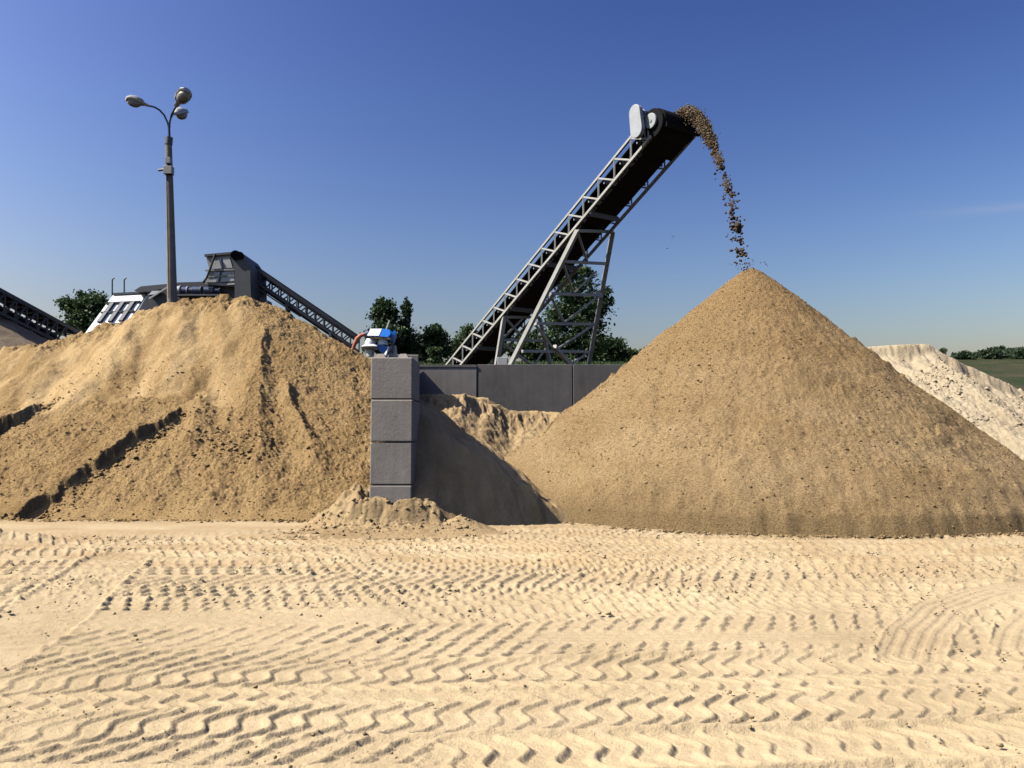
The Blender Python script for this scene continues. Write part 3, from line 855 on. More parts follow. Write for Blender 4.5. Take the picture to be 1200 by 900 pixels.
def s_cone(rs, n):
    a = rs.uniform(-1.9, 1.9, n); r = 7.0 * np.sqrt(rs.rand(n))
    return AP.x + r * np.sin(a), AP.y - r * np.cos(a)
scatter('cone_clods', 5000, s_cone, cone_z, 0.008, 0.030, M['cone'], 'pebbly grains on the brown sand cone', 8)
def s_steps(rs, n):
    k = rs.rand(n)
    f = rs.rand(n)
    x1 = np.interp(f, [0, .2, .45, .8, 1], [-8.30, -8.62, -9.1, -9.6, -9.95]); y1 = np.interp(f, [0, .2, .45, .8, 1], [20.2, 19.5, 18.4, 17.2, 16.5])
    x2 = np.interp(f, [0, .35, .7, 1], [-12.2, -12.6, -13.2, -13.6]); y2 = np.interp(f, [0, .35, .7, 1], [21.2, 20.3, 19.3, 18.4])
    x = np.where(k < .6, x1, x2) + .12 + np.abs(rs.normal(0, .28, n)); y = np.where(k < .6, y1, y2) + rs.normal(0, .05, n)
    return x, y
scatter('step_clods', 600, s_steps, pile_z, 0.012, 0.07, M['pile'], 'broken clods lying along the dark ledges of the left heap', 11)
def s_foot(rs, n):
    x = rs.uniform(-11.5, -3.2, n)
    return x, 16.45 - np.abs(rs.normal(0, .16, n)) + .25 * pn(x * .9, x * 0, 225)
scatter('foot_clods', 1300, s_foot, lambda x, y: np.maximum(pile_z(x, y), 0.02), 0.010, 0.050, M['pile'], 'crumbs along the foot of the left heap', 14)
def s_mid(rs, n):
    return rs.normal(-6.35, .55, n), rs.normal(18.9, .45, n)
scatter('slump_clods', 300, s_mid, pile_z, 0.012, 0.06, M['pile'], 'patch of broken clods low on the middle of the left heap', 12)
def s_toe(rs, n):
    a = rs.uniform(-1.3, 1.0, n); r = 6.98 + np.abs(rs.normal(0, .12, n))
    return AP.x + r * np.sin(a), AP.y - r * np.cos(a)
scatter('toe_clods', 900, s_toe, lambda x, y: np.maximum(cone_z(x, y), 0.0), 0.010, 0.045, M['cone'], 'coarse crumbs gathered at the foot of the brown cone', 13)
def s_mound(rs, n):
    x = rs.uniform(-4.6, -0.6, n); y = rs.uniform(14.0, 15.4, n)
    return x, y
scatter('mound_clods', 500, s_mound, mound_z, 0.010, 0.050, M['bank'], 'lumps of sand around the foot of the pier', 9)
def s_white(rs, n):
    x = rs.uniform(14, 25, n); y = rs.uniform(29, 34.6, n)
    keep = fbm(x * .5, y * .5, 2, 224) > -0.05
    return x[keep], y[keep]
scatter('pale_clods', 3200, s_white, white_z, 0.02, 0.09, M['white'], 'clods on the pale sand heap', 10)

# ------------------------------------------------------------------ block wall (side wall of the bay)
def build_block_wall():
    root = empty('block_wall', (-2.26, 15.2, 0), 'wall of stacked grey concrete blocks standing as a pier between the sand heaps', 'wall')
    def block(x0, x1, y0, y1, z0, rot=None, studs=False, tint=0):
        h = 0.8
        mb = MB()
        a, b = (x0, y0), (x1, y1)
        mb.box(x0 + .006, x1 - .006, y0 + .006, y1 - .006, z0 + .006, z0 + h - .006)
        if rot: mb.v = [rot(p) for p in mb.v]
        o = mb.build('concrete_block', M['block'], root, bevel=0.022)
        if studs:
            w = x1 - x0
            for fy in ([0.2, 0.62] if y1 - y0 < 1.4 else [0.2, 0.5, 0.8]):
                for fx in (0.21, 0.75):
                    cx, cy = x0 + w * fx, y0 + (y1 - y0) * fy
                    sb = MB()
                    q, r = 0.105, 0.062
                    z = z0 + h - 0.006
                    pts = [(cx - q, cy - q, z), (cx + q, cy - q, z), (cx + q, cy + q, z), (cx - q, cy + q, z),
                           (cx - r, cy - r, z + .085), (cx + r, cy - r, z + .085), (cx + r, cy + r, z + .085), (cx - r, cy + r, z + .085)]
                    if rot: pts = [rot(p) for p in pts]
                    sb.hexa(pts).build('stud', M['block'], o, bevel=0.008)
        return o
    rs = random.Random(3)
    for k in range(4):
        dx = rs.uniform(-.008, .008); dy = rs.uniform(-.01, .01)
        block(-2.66 + dx, -1.86 + dx, 15.2 + dy, 16.4, 0.8 * k, studs=(k == 3))
    ang = math.atan(0.1175)
    ca, sa = math.cos(ang), math.sin(ang)
    ox, oy = -1.88, 16.41
    def rot(p):
        x, y = p[0] - ox, p[1] - oy
        return (ox + x * ca - y * sa, oy + x * sa + y * ca, p[2])
    for i in range(6):
        top = 4 if i < 4 else 5
        L = 1.5
        for k in range(top):
            block(ox - .80, ox, oy + i * L, oy + (i + 1) * L + (.17 if i == 5 else 0), 0.8 * k, rot, studs=(k == top - 1 and i < 4))
build_block_wall()

# ------------------------------------------------------------------ back wall of tall panels
WALL_Y = 25.55
def build_panel_wall():
    root = empty('panel_wall', (1.5, WALL_Y, 0), 'dark grey retaining wall of upright concrete panels behind the bay', 'wall')
    xs = [P(u, 470, WALL_Y).x for u in (447.5, 559, 671.5, 784)]
    while len(xs) < 6: xs.append(xs[-1] + 3.02)
    tops = [427.5, 427.0, 427.2, 427.0, 427.0, 427.0]
    for i in range(len(xs) - 1):
        zt = P(600, tops[i], WALL_Y).z
        mb = MB()
        x0, x1 = xs[i] + .012, xs[i + 1] - .012
        dy = (0.0, 0.02, -0.012, 0.01, 0, 0.015)[i]
        mb.box(x0, x1, WALL_Y + dy, WALL_Y + dy + 0.22, -0.1, zt)
        o = mb.build('wall_panel', M['panel_pale' if i == 0 else 'panel'], root, bevel=0.015)
        if i: MB().box(xs[i] - .06, xs[i] + .06, WALL_Y + .262, WALL_Y + .30, -0.1, zt - .05).build('joint_strip', M['rubber'], root)
        # a slightly proud upper rim left by the mould
        r = MB().box(x0 + .004, x1 - .004, WALL_Y + dy - 0.020, WALL_Y + dy - 0.0005, zt - 0.075, zt - 0.004)
        if i == 0: r.build('rim', M['panel'], o, bevel=0.004)
build_panel_wall()

# ------------------------------------------------------------------ the big conveyor
def build_conveyor():
    A = P(760, 164, 24.0); B = P(542, 425.5, 33.0)
    D = (A - B); L = D.length; d = D.normalized()
    dh = Vector((d.x, d.y, 0)).normalized()
    w = Vector((-dh.y, dh.x, 0))
    if w.x < 0: w = -w
    n = w.cross(d).normalized()
    if n.z < 0: n = -n
    W = 1.45
    V = Vector((0, 0, 0.74))
    foot = P(600, 440, 28.6); foot.z = 3.0
    root = empty('sand_conveyor', foot, 'long steel lattice conveyor rising over the wall and pouring sand onto the cone', 'conveyor')
    nb = 14
    ext_lo = 2
    step = L / nb
    st = M['steel']
    for side, off in (('near', 0.0), ('far', W)):
        o0 = w * off
        lo = B - d * step * ext_lo
        truss = MB().angle(lo + o0, A + o0 + d * (0.15 if side == 'near' else 0.75), 0.085, 0.085 * .99).build('lower_chord', st, root)
        MB().beam(lo + o0 + V, A + o0 + V - d * 0.1, 0.075).build('upper_chord', st, root)
        for i in range(-ext_lo, nb + 1):
            b0 = B + d * step * i + o0
            MB().beam(b0 + V * .03, b0 + V * .97, 0.05).build('web_post', st, root)
            if i < nb:
                b1 = B + d * step * (i + 1) + o0
                MB().beam(b0 + V * .97, b1 + V * .04, 0.055).build('web_diagonal', st, root)
    # belt: carrying run, return run, idlers
    c0 = B - d * step * ext_lo + w * W / 2
    c1 = A + w * W / 2 + d * 0.35
    bw = 1.02
    up = n * 0.50
    belt = MB()
    a = w * bw / 2
    trough = [(-bw / 2, .15), (-bw / 2 * .5, .0), (bw / 2 * .5, .0), (bw / 2, .15)]
    pv = []
    for base in (c0 + up, c1 + up):
        for x, h in trough: pv.append(base + w * x + n * h)
        for x, h in reversed(trough): pv.append(base + w * x + n * (h - .03))
    f = [tuple(range(7, -1, -1)), tuple(range(8, 16))] + [(i, (i + 1) % 8, (i + 1) % 8 + 8, i + 8) for i in range(8)]
    belt.add(pv, f)
    belt.build('carrying_belt', M['rubber'], root)
    MB().hexa([c0 - a + n * .04, c0 + a + n * .04, c1 + a + n * .04, c1 - a + n * .04,
               c0 - a + n * .065, c0 + a + n * .065, c1 + a + n * .065, c1 - a + n * .065]).build('return_belt', M['rubber'], root)
    # load on the belt
    ld = MB()
    rs = random.Random(5)
    m = 60; vs = []
    for i in range(m + 1):
        p = c0 + (c1 - c0) * (i / m) + up
        for x in (-.36, -.18, 0, .18, .36):
            vs.append(p + w * x + n * (0.03 + (0.22 - 1.2 * x * x) + rs.uniform(-.03, .03) if abs(x) < .3 else 0.06))
    ld.add(vs, [(i * 5 + j, i * 5 + j + 1, (i + 1) * 5 + j + 1, (i + 1) * 5 + j) for i in range(m) for j in range(4)])
    ld.build('belt_load', M['stream'], root, smooth=True)
    # side sheet behind the near truss and cross beams with rollers
    for i in range(-ext_lo, nb + 1):
        p = B + d * step * i
        MB().beam(p + w * .04 + n * .16, p + w * (W - .04) + n * .16, 0.06, 0.06).build('cross_beam', M['dark2'], root)
        if i < nb:
            q = p + d * step * .5
            r = MB().tube([q + w * .2 + n * .43, q + w * (W - .2) + n * .43], 0.055, 8).build('idler_roller', M['dark2'], root, smooth=True)
            MB().beam(q + w * .05 + n * .36, q + w * (W - .05) + n * .36, 0.05, 0.08).build('idler_bracket', M['steel_dim'], r)
    for i in (1, 4, 7, 10):
        q = B + d * step * (i + .3)
        MB().tube([q + w * .15 + n * .06, q + w * (W - .15) + n * .06], 0.05, 8).build('return_roller', M['dark2'], root, smooth=True)
        MB().beam(q + w * .1 - n * .02, q + w * (W - .1) - n * .02, 0.05, 0.16).build('roller_hanger', M['dark2'], root)
    # head: drum, hood, drive guard, motor
    hd = A + d * 0.42 + n * 0.34
    drum = MB().tube([hd + w * .10, hd + w * (W - .05)], 0.42, 32).build('head_drum', M['rubber'], root, smooth=True)
    MB().tube([hd - w * .12, hd + w * (W + .12)], 0.05, 10).build('drum_shaft', M['steel_dim'], drum, smooth=True)
    MB().hexa([A - d * .5 - n * .03 + w * .06, A - d * .5 - n * .03 + w * (W - .06), A + d * .55 - n * .03 + w * (W - .06), A + d * .55 - n * .03 + w * .06,
               A - d * .5 + n * .10 + w * .06, A - d * .5 + n * .10 + w * (W - .06), A + d * .55 + n * .10 + w * (W - .06), A + d * .55 + n * .10 + w * .06]).build('head_frame', M['rubber'], root, bevel=0.01)
    sc_ = MB().beam(A + d * .70 + w * .1 - n * .02, A + d * .70 + w * (W + .1) - n * .02, 0.10, 0.14)
    sc_.build('belt_scraper', M['rubber'], root)
    # pill shaped belt guard outside the near truss
    def plate(c, ax, r0, r1, ln, off, th, name, mat, parent):
        poly = []
        bx = ax.cross(w).normalized()
        for k in range(13):
            t = math.pi * k / 12
            poly.append(c + w * off + ax * (ln + r1 * math.sin(t)) + bx * (r1 * math.cos(t)))
        for k in range(13):
            t = math.pi + math.pi * k / 12
            poly.append(c + w * off + ax * (r0 * math.sin(t)) + bx * (r0 * math.cos(t)))
        mb = MB().prism(poly, w * th)
        return mb.build(name, mat, parent, bevel=0.015)
    gc = A + d * 0.02 + n * 0.30
    ga = (Vector((0, 0, 1)) - dh * .12).normalized()
    g = plate(gc, ga, 0.25, 0.23, 0.58, -.40, .15, 'drive_guard', M['guard'], root)
    plate(hd - d * .02 + n * .02, n, 0.23, 0.23, 0.02, -.10, .08, 'bearing_plate', M['guard'], root)
    plate(hd - d * .05 - n * .02, n, 0.44, 0.42, 0.05, -.0, .09, 'head_side_plate', M['rubber'], root)
    mp = gc + ga * .55
    mo = MB().tube([mp - w * .22, mp + w * .46], 0.16, 16).build('drive_motor', M['motor'], root, smooth=True)
    for t in (-.12, .28):
        MB().tube([mp + w * t, mp + w * (t + .05)], 0.18, 16).build('motor_strap', M['guard'], mo, smooth=True)
    MB().hexa([mp - w * .2 - ga * .2 - d * .16, mp + w * .5 - ga * .2 - d * .16, mp + w * .5 - ga * .2 + d * .16, mp - w * .2 - ga * .2 + d * .16,
               mp - w * .2 - ga * .16 - d * .16, mp + w * .5 - ga * .16 - d * .16, mp + w * .5 - ga * .16 + d * .16, mp - w * .2 - ga * .16 + d * .16]).build('motor_plate', M['steel_dim'], root)
    for t in (-.05, .42):
        MB().beam(mp + w * t - ga * .18, A + w * (t + .1) + d * -.1 + n * .1, 0.06).build('motor_bracket', M['steel_dim'], root)
    hs = hd + w * .18
    plate(hs + d * .05 + n * .10, n, .13, .10, .12, -.02, .05, 'inspection_cover', M['guard'], root)
    MB().beam(A + w * .28 + d * .25 + n * .05, A + w * .30 + d * .58 + n * .30, 0.09, 0.10).build('scraper_arm', M['guard'], root)
    # main trestle: plane through three seen points
    T0 = PPL(677, 270, A, w.cross(d)); T0 = P(677, 270, 26.75); T1 = P(718, 272, 27.95)
    F0 = P(598, 428, 28.7); F1 = P(690, 428, 29.9)
    pl_n = (T1 - T0).cross(F0 - T0).normalized()
    def Q(u, v): return PPL(u, v, T0, pl_n)
    def down(p, q, z=3.0):
        k = (z - q.z) / (q.z - p.z)
        return q + (q - p) * k
    tr = MB().beam(T0, down(T0, F0), 0.14).build('trestle_leg', st, root)
    q1 = Q(690, 428)
    MB().beam(T1, down(T1, q1), 0.14).build('trestle_leg', st, root)
    beams = [((677, 270.5), (718, 271.5)), ((661, 306.5), (710, 309)), ((645, 344), (705, 346)), ((628, 379), (698.5, 380)), ((612, 411.5), (693, 412))]
    for a_, b_ in beams: MB().beam(Q(*a_), Q(*b_), 0.095).build('trestle_beam', st, root)
    br = [((672.5, 343), (699, 318)), ((661, 378), (702, 347)), ((650, 411), (695, 381.5)), ((669, 428), (689, 413)), ((651, 440), (669, 428)),
          ((677, 273), (688, 306)), ((660, 309), (672, 343)), ((645, 346), (661, 378)), ((627, 380), (650, 411))]
    for a_, b_ in br: MB().beam(Q(*a_), Q(*b_), 0.07).build('trestle_brace', st, root)
    MB().beam(Q(650, 406), down(Q(650, 406), Q(668, 428)), 0.14).build('trestle_brace', st, root)
    gp = Q(702, 345)
    MB().beam(gp - Vector((.12, .02, 0)), gp + Vector((.12, .02, 0)), 0.10, 0.26).build('gusset_plate', M['guard'], root)
    # rear trestle near the low end
    R0 = P(591, 371, 30.6); R1 = P(632, 371, 31.6); RF = P(582, 428, 31.3)
    rn = (R1 - R0).cross(RF - R0).normalized()
    def S(u, v): return PPL(u, v, R0, rn)
    MB().beam(R0, down(R0, RF), 0.155).build('trestle_leg', st, root)
    MB().beam(R1, down(R1, S(645, 428)), 0.13).build('trestle_leg', st, root)
    for a_, b_ in (((591, 371.5), (632, 372)), ((588.5, 398.5), (637, 399))): MB().beam(S(*a_), S(*b_), 0.10).build('trestle_beam', st, root)
    for a_, b_ in (((593, 374), (614, 397)), ((589, 402), (623, 428)), ((642, 404), (626, 428)), ((614, 372), (590, 396))): MB().beam(S(*a_), S(*b_), 0.08).build('trestle_brace', st, root)
    # control box on the ground behind the wall
    bx = P(589, 424, 29.2)
    cb = empty('control_box', (bx.x, bx.y, 3.0), 'pale grey metal box seen just over the panel wall by the conveyor legs', 'box')
    zt = P(589, 418.5, 29.2).z
    MB().box(bx.x - .20, bx.x + .20, bx.y, bx.y + .3, 3.3, zt).build('cabinet', M['guard'], cb, bevel=0.02)
    MB().box(bx.x - .16, bx.x + .16, bx.y - .015, bx.y - .001, zt - .5, zt - .06).build('door', M['midgrey'], cb)
    for sx in (-.15, .15):
        MB().box(bx.x + sx - .03, bx.x + sx + .03, bx.y + .1, bx.y + .2, 2.9, 3.302).build('leg', M['steel_dim'], cb)
    return hd, w, d, n, W
HD, CW, CD, CN, CWID = build_conveyor()

# ------------------------------------------------------------------ falling sand
def build_stream():
    rs = np.random.RandomState(21)
    pts_uv = [(796, 135), (805, 131.5), (813, 134.5), (822, 144), (830, 157), (837, 174), (843, 190), (849, 206), (855, 226), (860, 245), (864, 265), (867, 285), (870, 302), (873, 314)]
    ys = np.linspace(24.15, AP.y, len(pts_uv)) 
    path = np.array([P(u, v, y) for (u, v), y in zip(pts_uv, ys)])
    seg = np.r_[0, np.cumsum(np.linalg.norm(np.diff(path, axis=0), axis=1))]
    T = seg[-1]
    def at(t):
        return np.stack([np.interp(t, seg, path[:, k]) for k in range(3)], -1)
    # dense upper part: gap between gobs grows with the fall
    n = 30000
    t = T * rs.beta(0.9, 3.2, n) * 0.98
    f = t / T
    clump = np.sin(t * 7.5 + 0.8 * np.sin(t * 3.1))
    keep = (f < 0.24) | (clump > -0.45 + 1.7 * np.clip(f - 0.24, 0, 1))
    keep &= (f < 0.36) | (rs.rand(n) < 0.30)
    t = t[keep]; f = f[keep]
    wid = np.interp(f, [0, .1, .25, .45, 1], [.12, .16, .14, .12, .11])
    c = at(t) + rs.normal(0, 1, (len(t), 3)) * (wid * np.array([[.75, 1.2, .75]]).T).T * 0.62
    s = np.exp(rs.normal(math.log(0.0115), .5, len(t)))
    # gobs and clods lower down
    g = []
    for u, v, r in [(846, 196, .10), (849, 206, .11), (842, 188, .10), (838, 178, .12), (853, 222, .09), (858, 229, .08), (856, 240, .08), (858, 250, .10), (859, 254, .09),
                    (862, 262, .07), (865, 268, .15), (867, 265, .12), (864, 267, .10), (861, 280, .06), (866, 281, .07), (869, 284, .06), (868, 296, .13), (871, 298, .10), (865, 294, .07),
                    (870, 274, .05), (856, 262, .05), (863, 308, .05), (868, 306, .05)]:
        p = P(u, v, float(np.interp(v, [q[1] for q in pts_uv[1:]], ys[1:])))
        for k in range(6):
            g.append((*(np.array(p) + rs.normal(0, r * .40, 3)), r * rs.uniform(.25, .6)))
    for k in range(110):
        v = rs.uniform(195, 312); u = np.interp(v, [q[1] for q in pts_uv[1:]], [q[0] for q in pts_uv[1:]]) + rs.normal(-1, 5.5)
        p = P(u, v, float(np.interp(v, [q[1] for q in pts_uv[1:]], ys[1:])) + rs.normal(0, .15))
        g.append((*p, rs.uniform(.012, .045)))
    for k in range(60):                                  # spray where it lands
        p = P(878 + rs.normal(0, 9), 314 + rs.normal(-1, 4), AP.y - .2 + rs.normal(0, .2)); g.append((*p, rs.uniform(.008, .022)))
    for u, v, r in ((789, 277, .022), (782, 291, .016), (787.5, 279.5, .014)): g.append((*P(u, v, 22.5), r))
    o = clods_object('falling_sand', c, s, M['stream'], 31, flat=0.95)
    tag(o, 'dense stream of damp brown sand shooting off the conveyor head', 'sand', None, 'stuff')
    g = np.array(g)
    o = clods_object('falling_clods', g[:, :3], g[:, 3], M['wet_or_shade'], 32, flat=0.95)
    tag(o, 'damp clods with their shadow sides put into the dark colour, falling singly towards the tip of the cone', 'sand clods', None, 'stuff')
build_stream()

# ------------------------------------------------------------------ lamp post
def build_lamp():
    Y = 29.0
    top = P(197.5, 168, Y); low = P(202, 356, Y)
    k = (0.5 - low.z) / (low.z - top.z)
    base = low + (low - top) * k
    base.z = 0.5
    root = empty('lamp_post', base, 'tall concrete lamp post with three lamps behind the left sand heap', 'lamp post')
    MB().tube([base, low, top], [0.205, 0.175, 0.115], 14).build('pole', M['pole'], root, smooth=True)
    cap = P(198, 166, Y)
    MB().tube([top - Vector((0, 0, .05)), cap + Vector((0, 0, .16))], 0.135, 12).build('pole_cap', M['dark2'], root, smooth=True)
    def arm(pts, r=0.035):
        return MB().tube([P(u, v, y) for u, v, y in pts], r, 8).build('lamp_arm', M['motor'], root, smooth=True)
    stem = arm([(198.5, 168, Y), (198, 150, Y), (197.5, 147, Y)], 0.05)
    a1 = arm([(197.5, 151, Y), (196.5, 144, Y), (192.5, 135, Y - .1), (187, 129, Y - .2), (181, 125.5, Y - .3), (175, 124, Y - .4)])
    a2 = arm([(198.5, 151, Y), (199, 143, Y), (201, 134.5, Y - .2), (205, 127, Y - .5), (208, 123, Y - .7)])
    a3 = arm([(198.5, 147, Y), (199.5, 139, Y + .2), (202.5, 134, Y + .6), (205, 133.5, Y + .9)])
    def head(neck, tip, rw, rh, down, name='lamp_head'):
        neck, tip = Vector(neck), Vector(tip)
        d = (tip - neck); L = d.length; d.normalize()
        side = d.cross(Vector(down)).normalized(); up = side.cross(d).normalized()
        if up.dot(Vector(down)) > 0: up = -up
        # housing: sections along its length
        secs = [(0.0, .30, .34, 0), (.22, .34, .38, 0), (.34, .80, .85, .05), (.6, 1.0, 1.0, .12), (.85, .92, .85, .1), (1.0, .55, .45, .02)]
        v = []; n = 12
        for t, a, b, o in secs:
            for j in range(n):
                an = 2 * math.pi * j / n
                yy = math.sin(an); yy = yy if yy > 0 else yy * 0.35
                v.append(neck + d * (L * t) + side * (rw * a * math.cos(an)) + up * (rh * b * yy + rh * o))
        f = [(i * n + j, i * n + (j + 1) % n, (i + 1) * n + (j + 1) % n, (i + 1) * n + j) for i in range(len(secs) - 1) for j in range(n)]
        f += [tuple(reversed(range(n))), tuple(range((len(secs) - 1) * n, len(secs) * n))]
        h = MB().add(v, f).build(name, M['lampgrey'], root, smooth=True)
        R = Matrix((side, d, up)).transposed()
        MB().ell(neck + d * (L * .66) - up * (rh * .30), rw * .78, L * .29, rh * .75, 14, 8, R).build('lens', M['glass'], h, smooth=True)
    head(P(175.5, 124.5, Y - .4), P(147.5, 116, Y - .9), 0.20, 0.20, (0, -.25, -1))
    head(P(206, 124.5, Y - .65), P(219.5, 106, Y - 1.3), 0.26, 0.22, (.35, -.75, -.55))
    head(P(202, 134, Y + .6), P(218, 132.5, Y + 1.5), 0.22, 0.22, (0, -.2, -1))
    # small box and bracket on the pole
    c = P(198, 199, Y - .15)
    b = MB().box(c.x - .17, c.x + .14, c.y - .10, c.y + .14, c.z - .17, c.z + .12).build('junction_box', M['glass'], root, bevel=0.015)
    MB().tube([P(194, 198.5, Y - .15), P(185.5, 199.5, Y - .2)], .05, 8).build('bracket', M['guard'], b, smooth=True)
    c = P(197, 188, Y - .15)
    MB().box(c.x - .08, c.x + .10, c.y - .08, c.y + .1, c.z - .12, c.z + .10).build('sensor', M['glass'], root, bevel=0.01)
    MB().tube([P(194.5, 194, Y - .16), P(195.2, 205, Y - .17), P(198, 350, Y - .2)], .018, 6).build('conduit', M['cable'], root, smooth=True)
build_lamp()

# ------------------------------------------------------------------ small blue and white machine on the pier
def build_robot():
    Y = 15.95
    zb = 3.2
    base = P(446, 418, Y); base.z = zb
    root = empty('pump_unit', base, 'small blue and white machine with antenna perched on top of the block pier', 'machine')
    ky = Y / F
    def pt(u, v, dy=0.0):
        p = P(u, v, Y); p.y += dy; return p
    Dp = 0.34
    # blue housing: eight-sided drum lying across, sunlit left bevel
    prof = [(431.5, 394.5), (434.5, 385.2), (448.5, 385.2), (457.5, 386.5), (460.0, 392), (457.5, 397), (447, 396.0), (440, 396.2)]
    fr = [pt(u, v, -.22 + (396 - v) / 11 * .20) for u, v in prof]; bk = [pt(u, v, .17) for u, v in prof]
    hous = MB().add(fr + bk, [tuple(range(8)), tuple(range(15, 7, -1))] + [(i, i + 8, (i + 1) % 8 + 8, (i + 1) % 8) for i in range(8)]).build('blue_housing', M['blue'], root, bevel=0.02)
    MB().prism([pt(u, v, -.236 + (396 - v) / 11 * .20) for u, v in [(432.4, 394.8), (434.8, 385.6), (447.8, 385.6), (446.0, 394.9)]], (0.001, .010, 0)).build('painted_sunlit_face', M['whitepaint'], hous)  # white sheet paints the sunlight on the housing's tilted left face
    e0 = pt(459.5, 395, 0); e1 = pt(463.2, 396, 0)
    MB().tube([e0, e1], [0.135, 0.120], 18).build('end_cap', M['blue'], root, smooth=True)
    e0 = pt(432.5, 391.5, 0); e1 = pt(428.3, 392.3, 0)
    cp = MB().tube([e0, e1], [0.085, 0.075], 16).build('end_cap', M['motor'], root, smooth=True)
    MB().tube([pt(428, 391.5, 0), pt(423, 393, 0), pt(418.5, 397, 0), pt(415.5, 403, .02), pt(413, 409, .05)], [.034, .042, .044, .038, .034], 10).build('hose', M['orange'], root, smooth=True)
    for u in (434.5, 449):
        c0 = pt(u, 404.5, -.05 if u < 440 else -.02); c1 = pt(u, 401, -.05 if u < 440 else -.02); c2 = pt(u, 397.4, -.05 if u < 440 else -.02)
        cl = MB().tube([c0, c1, c2], [.112, .108, .075], 18).build('white_collar', M['whitepaint'], root, smooth=True)
    MB().tube([pt(434.5, 410, -.05), pt(434.5, 407, -.05), pt(434.5, 404.2, -.05)], [.125, .190, .120], 22).build('white_brim', M['whitepaint'], root, smooth=True)
    MB().tube([pt(434.5, 418.3, -.05), pt(434.5, 409.9, -.05)], [.07, .09], 12).build('stand', M['midgrey'], root, smooth=True)
    MB().prism([pt(u, v, -.13) for u, v in [(444.5, 404.2), (452.5, 405.5), (455.5, 409), (451.5, 414.8), (447.5, 414.2), (444.2, 410)]], (.01, .22, 0)).build('blue_block', M['blue'], root, bevel=0.01)
    MB().beam(pt(453, 418.2, -.16), pt(456.2, 407.2, -.10), 0.05, 0.035).build('white_slat', M['whitepaint'], root)
    MB().prism([pt(u, v, -.02) for u, v in [(457.5, 405), (463.5, 404.5), (464.8, 418.4), (455.5, 418.4)]], (0, .15, 0)).build('bracket', M['midgrey'], root, bevel=0.008)
    MB().tube([pt(459, 400, -.04), pt(461, 408, -.08), pt(459.5, 413.5, -.06)], .02, 8).build('cable', M['motor'], root, smooth=True)
    MB().box(base.x - .12, base.x + .28, base.y - .05, base.y + .15, zb - .005, zb + .03).build('base_plate', M['midgrey'], root)
    MB().beam(pt(452.3, 386.5, 0), pt(456.2, 375.2, 0), 0.022).build('antenna', M['whitepaint'], root)
build_robot()

# ------------------------------------------------------------------ screening plant behind the left heap
def truss_conveyor(name, label, uv_hi, uv_lo, Y_hi, Y_lo, depth, wid, mat, mbelt, bays, lower=None):
    A = P(*uv_hi, Y_hi); B = P(*uv_lo, Y_lo)
    d = (A - B).normalized(); L = (A - B).length
    dh = Vector((d.x, d.y, 0)).normalized(); w = Vector((-dh.y, dh.x, 0))
    if w.y < 0: w = -w
    base = Vector((B.x, B.y, 2.5))
    root = empty(name, base, label, 'conveyor', 'dark conveyors of the screening plant')
    V = Vector((0, 0, -depth)); st = L / bays
    n = w.cross(d); n = n if n.z > 0 else -n
    for k in (0, 1):
        o = w * (wid * k)
        MB().beam(A + o, B + o, .10, .16).build('upper_chord', mat, root)
        MB().beam(A + o + V, B + o + V, .09, .12).build('lower_chord', mat, root)
        for i in range(bays + 1):
            p = B + d * (st * i) + o
            MB().beam(p, p + V, .06).build('web_post', mat, root)
            if i < bays:
                q = B + d * (st * (i + 1)) + o
                MB().beam(p, q + V, .06).build('web_diagonal', mat, root)
    c = w * (wid / 2); a = w * (wid * .36)
    for h0, nm in ((.10, 'carrying_belt'), (-depth * .72, 'return_belt')):
        MB().hexa([B + c - a + n * h0, B + c + a + n * h0, A + c + a + n * h0, A + c - a + n * h0,
                   B + c - a + n * (h0 + .04), B + c + a + n * (h0 + .04), A + c + a + n * (h0 + .04), A + c - a + n * (h0 + .04)]).build(nm, mbelt, root)
    for i in range(bays):
        p = B + d * (st * (i + .5)) + n * .04
        MB().tube([p + w * .08, p + w * (wid - .08)], .055, 8).build('idler_roller', M['steel_dim'], root, smooth=True)
    MB().tube([A + n * (-.15) + w * .05, A + n * (-.15) + w * (wid - .05)], .26, 16).build('head_drum', M['rubber'], root, smooth=True)
    # legs under the low half
    for f in (.25, .62):
        p = B + (A - B) * f + V
        for k in (0, 1):
            q = p + w * wid * k
            MB().beam(q, Vector((q.x, q.y, 2.0)), .12).build('leg', mat, root)
    if lower:
        for a_, b_ in lower:
            MB().beam(P(*a_, Y_hi - .1), P(*b_, Y_hi - .1), .06).build('walkway_rail', mat, root)
    return root
truss_conveyor('feed_conveyor', 'dark lattice conveyor sloping down right from the plant hopper', (284, 304), (421, 397), 37.0, 38.0, 0.62, 1.1, M['dark'], M['rubber'], 13,
               lower=[((293, 331), (318, 349)), ((318, 349), (352, 371)), ((300, 335), (305, 331))])
truss_conveyor('stacking_conveyor', 'dark lattice conveyor over the grey heap at the left edge', (-8, 336), (98, 393), 30.0, 36.0, 0.85, 1.3, M['dark'], M['rubber'], 9)

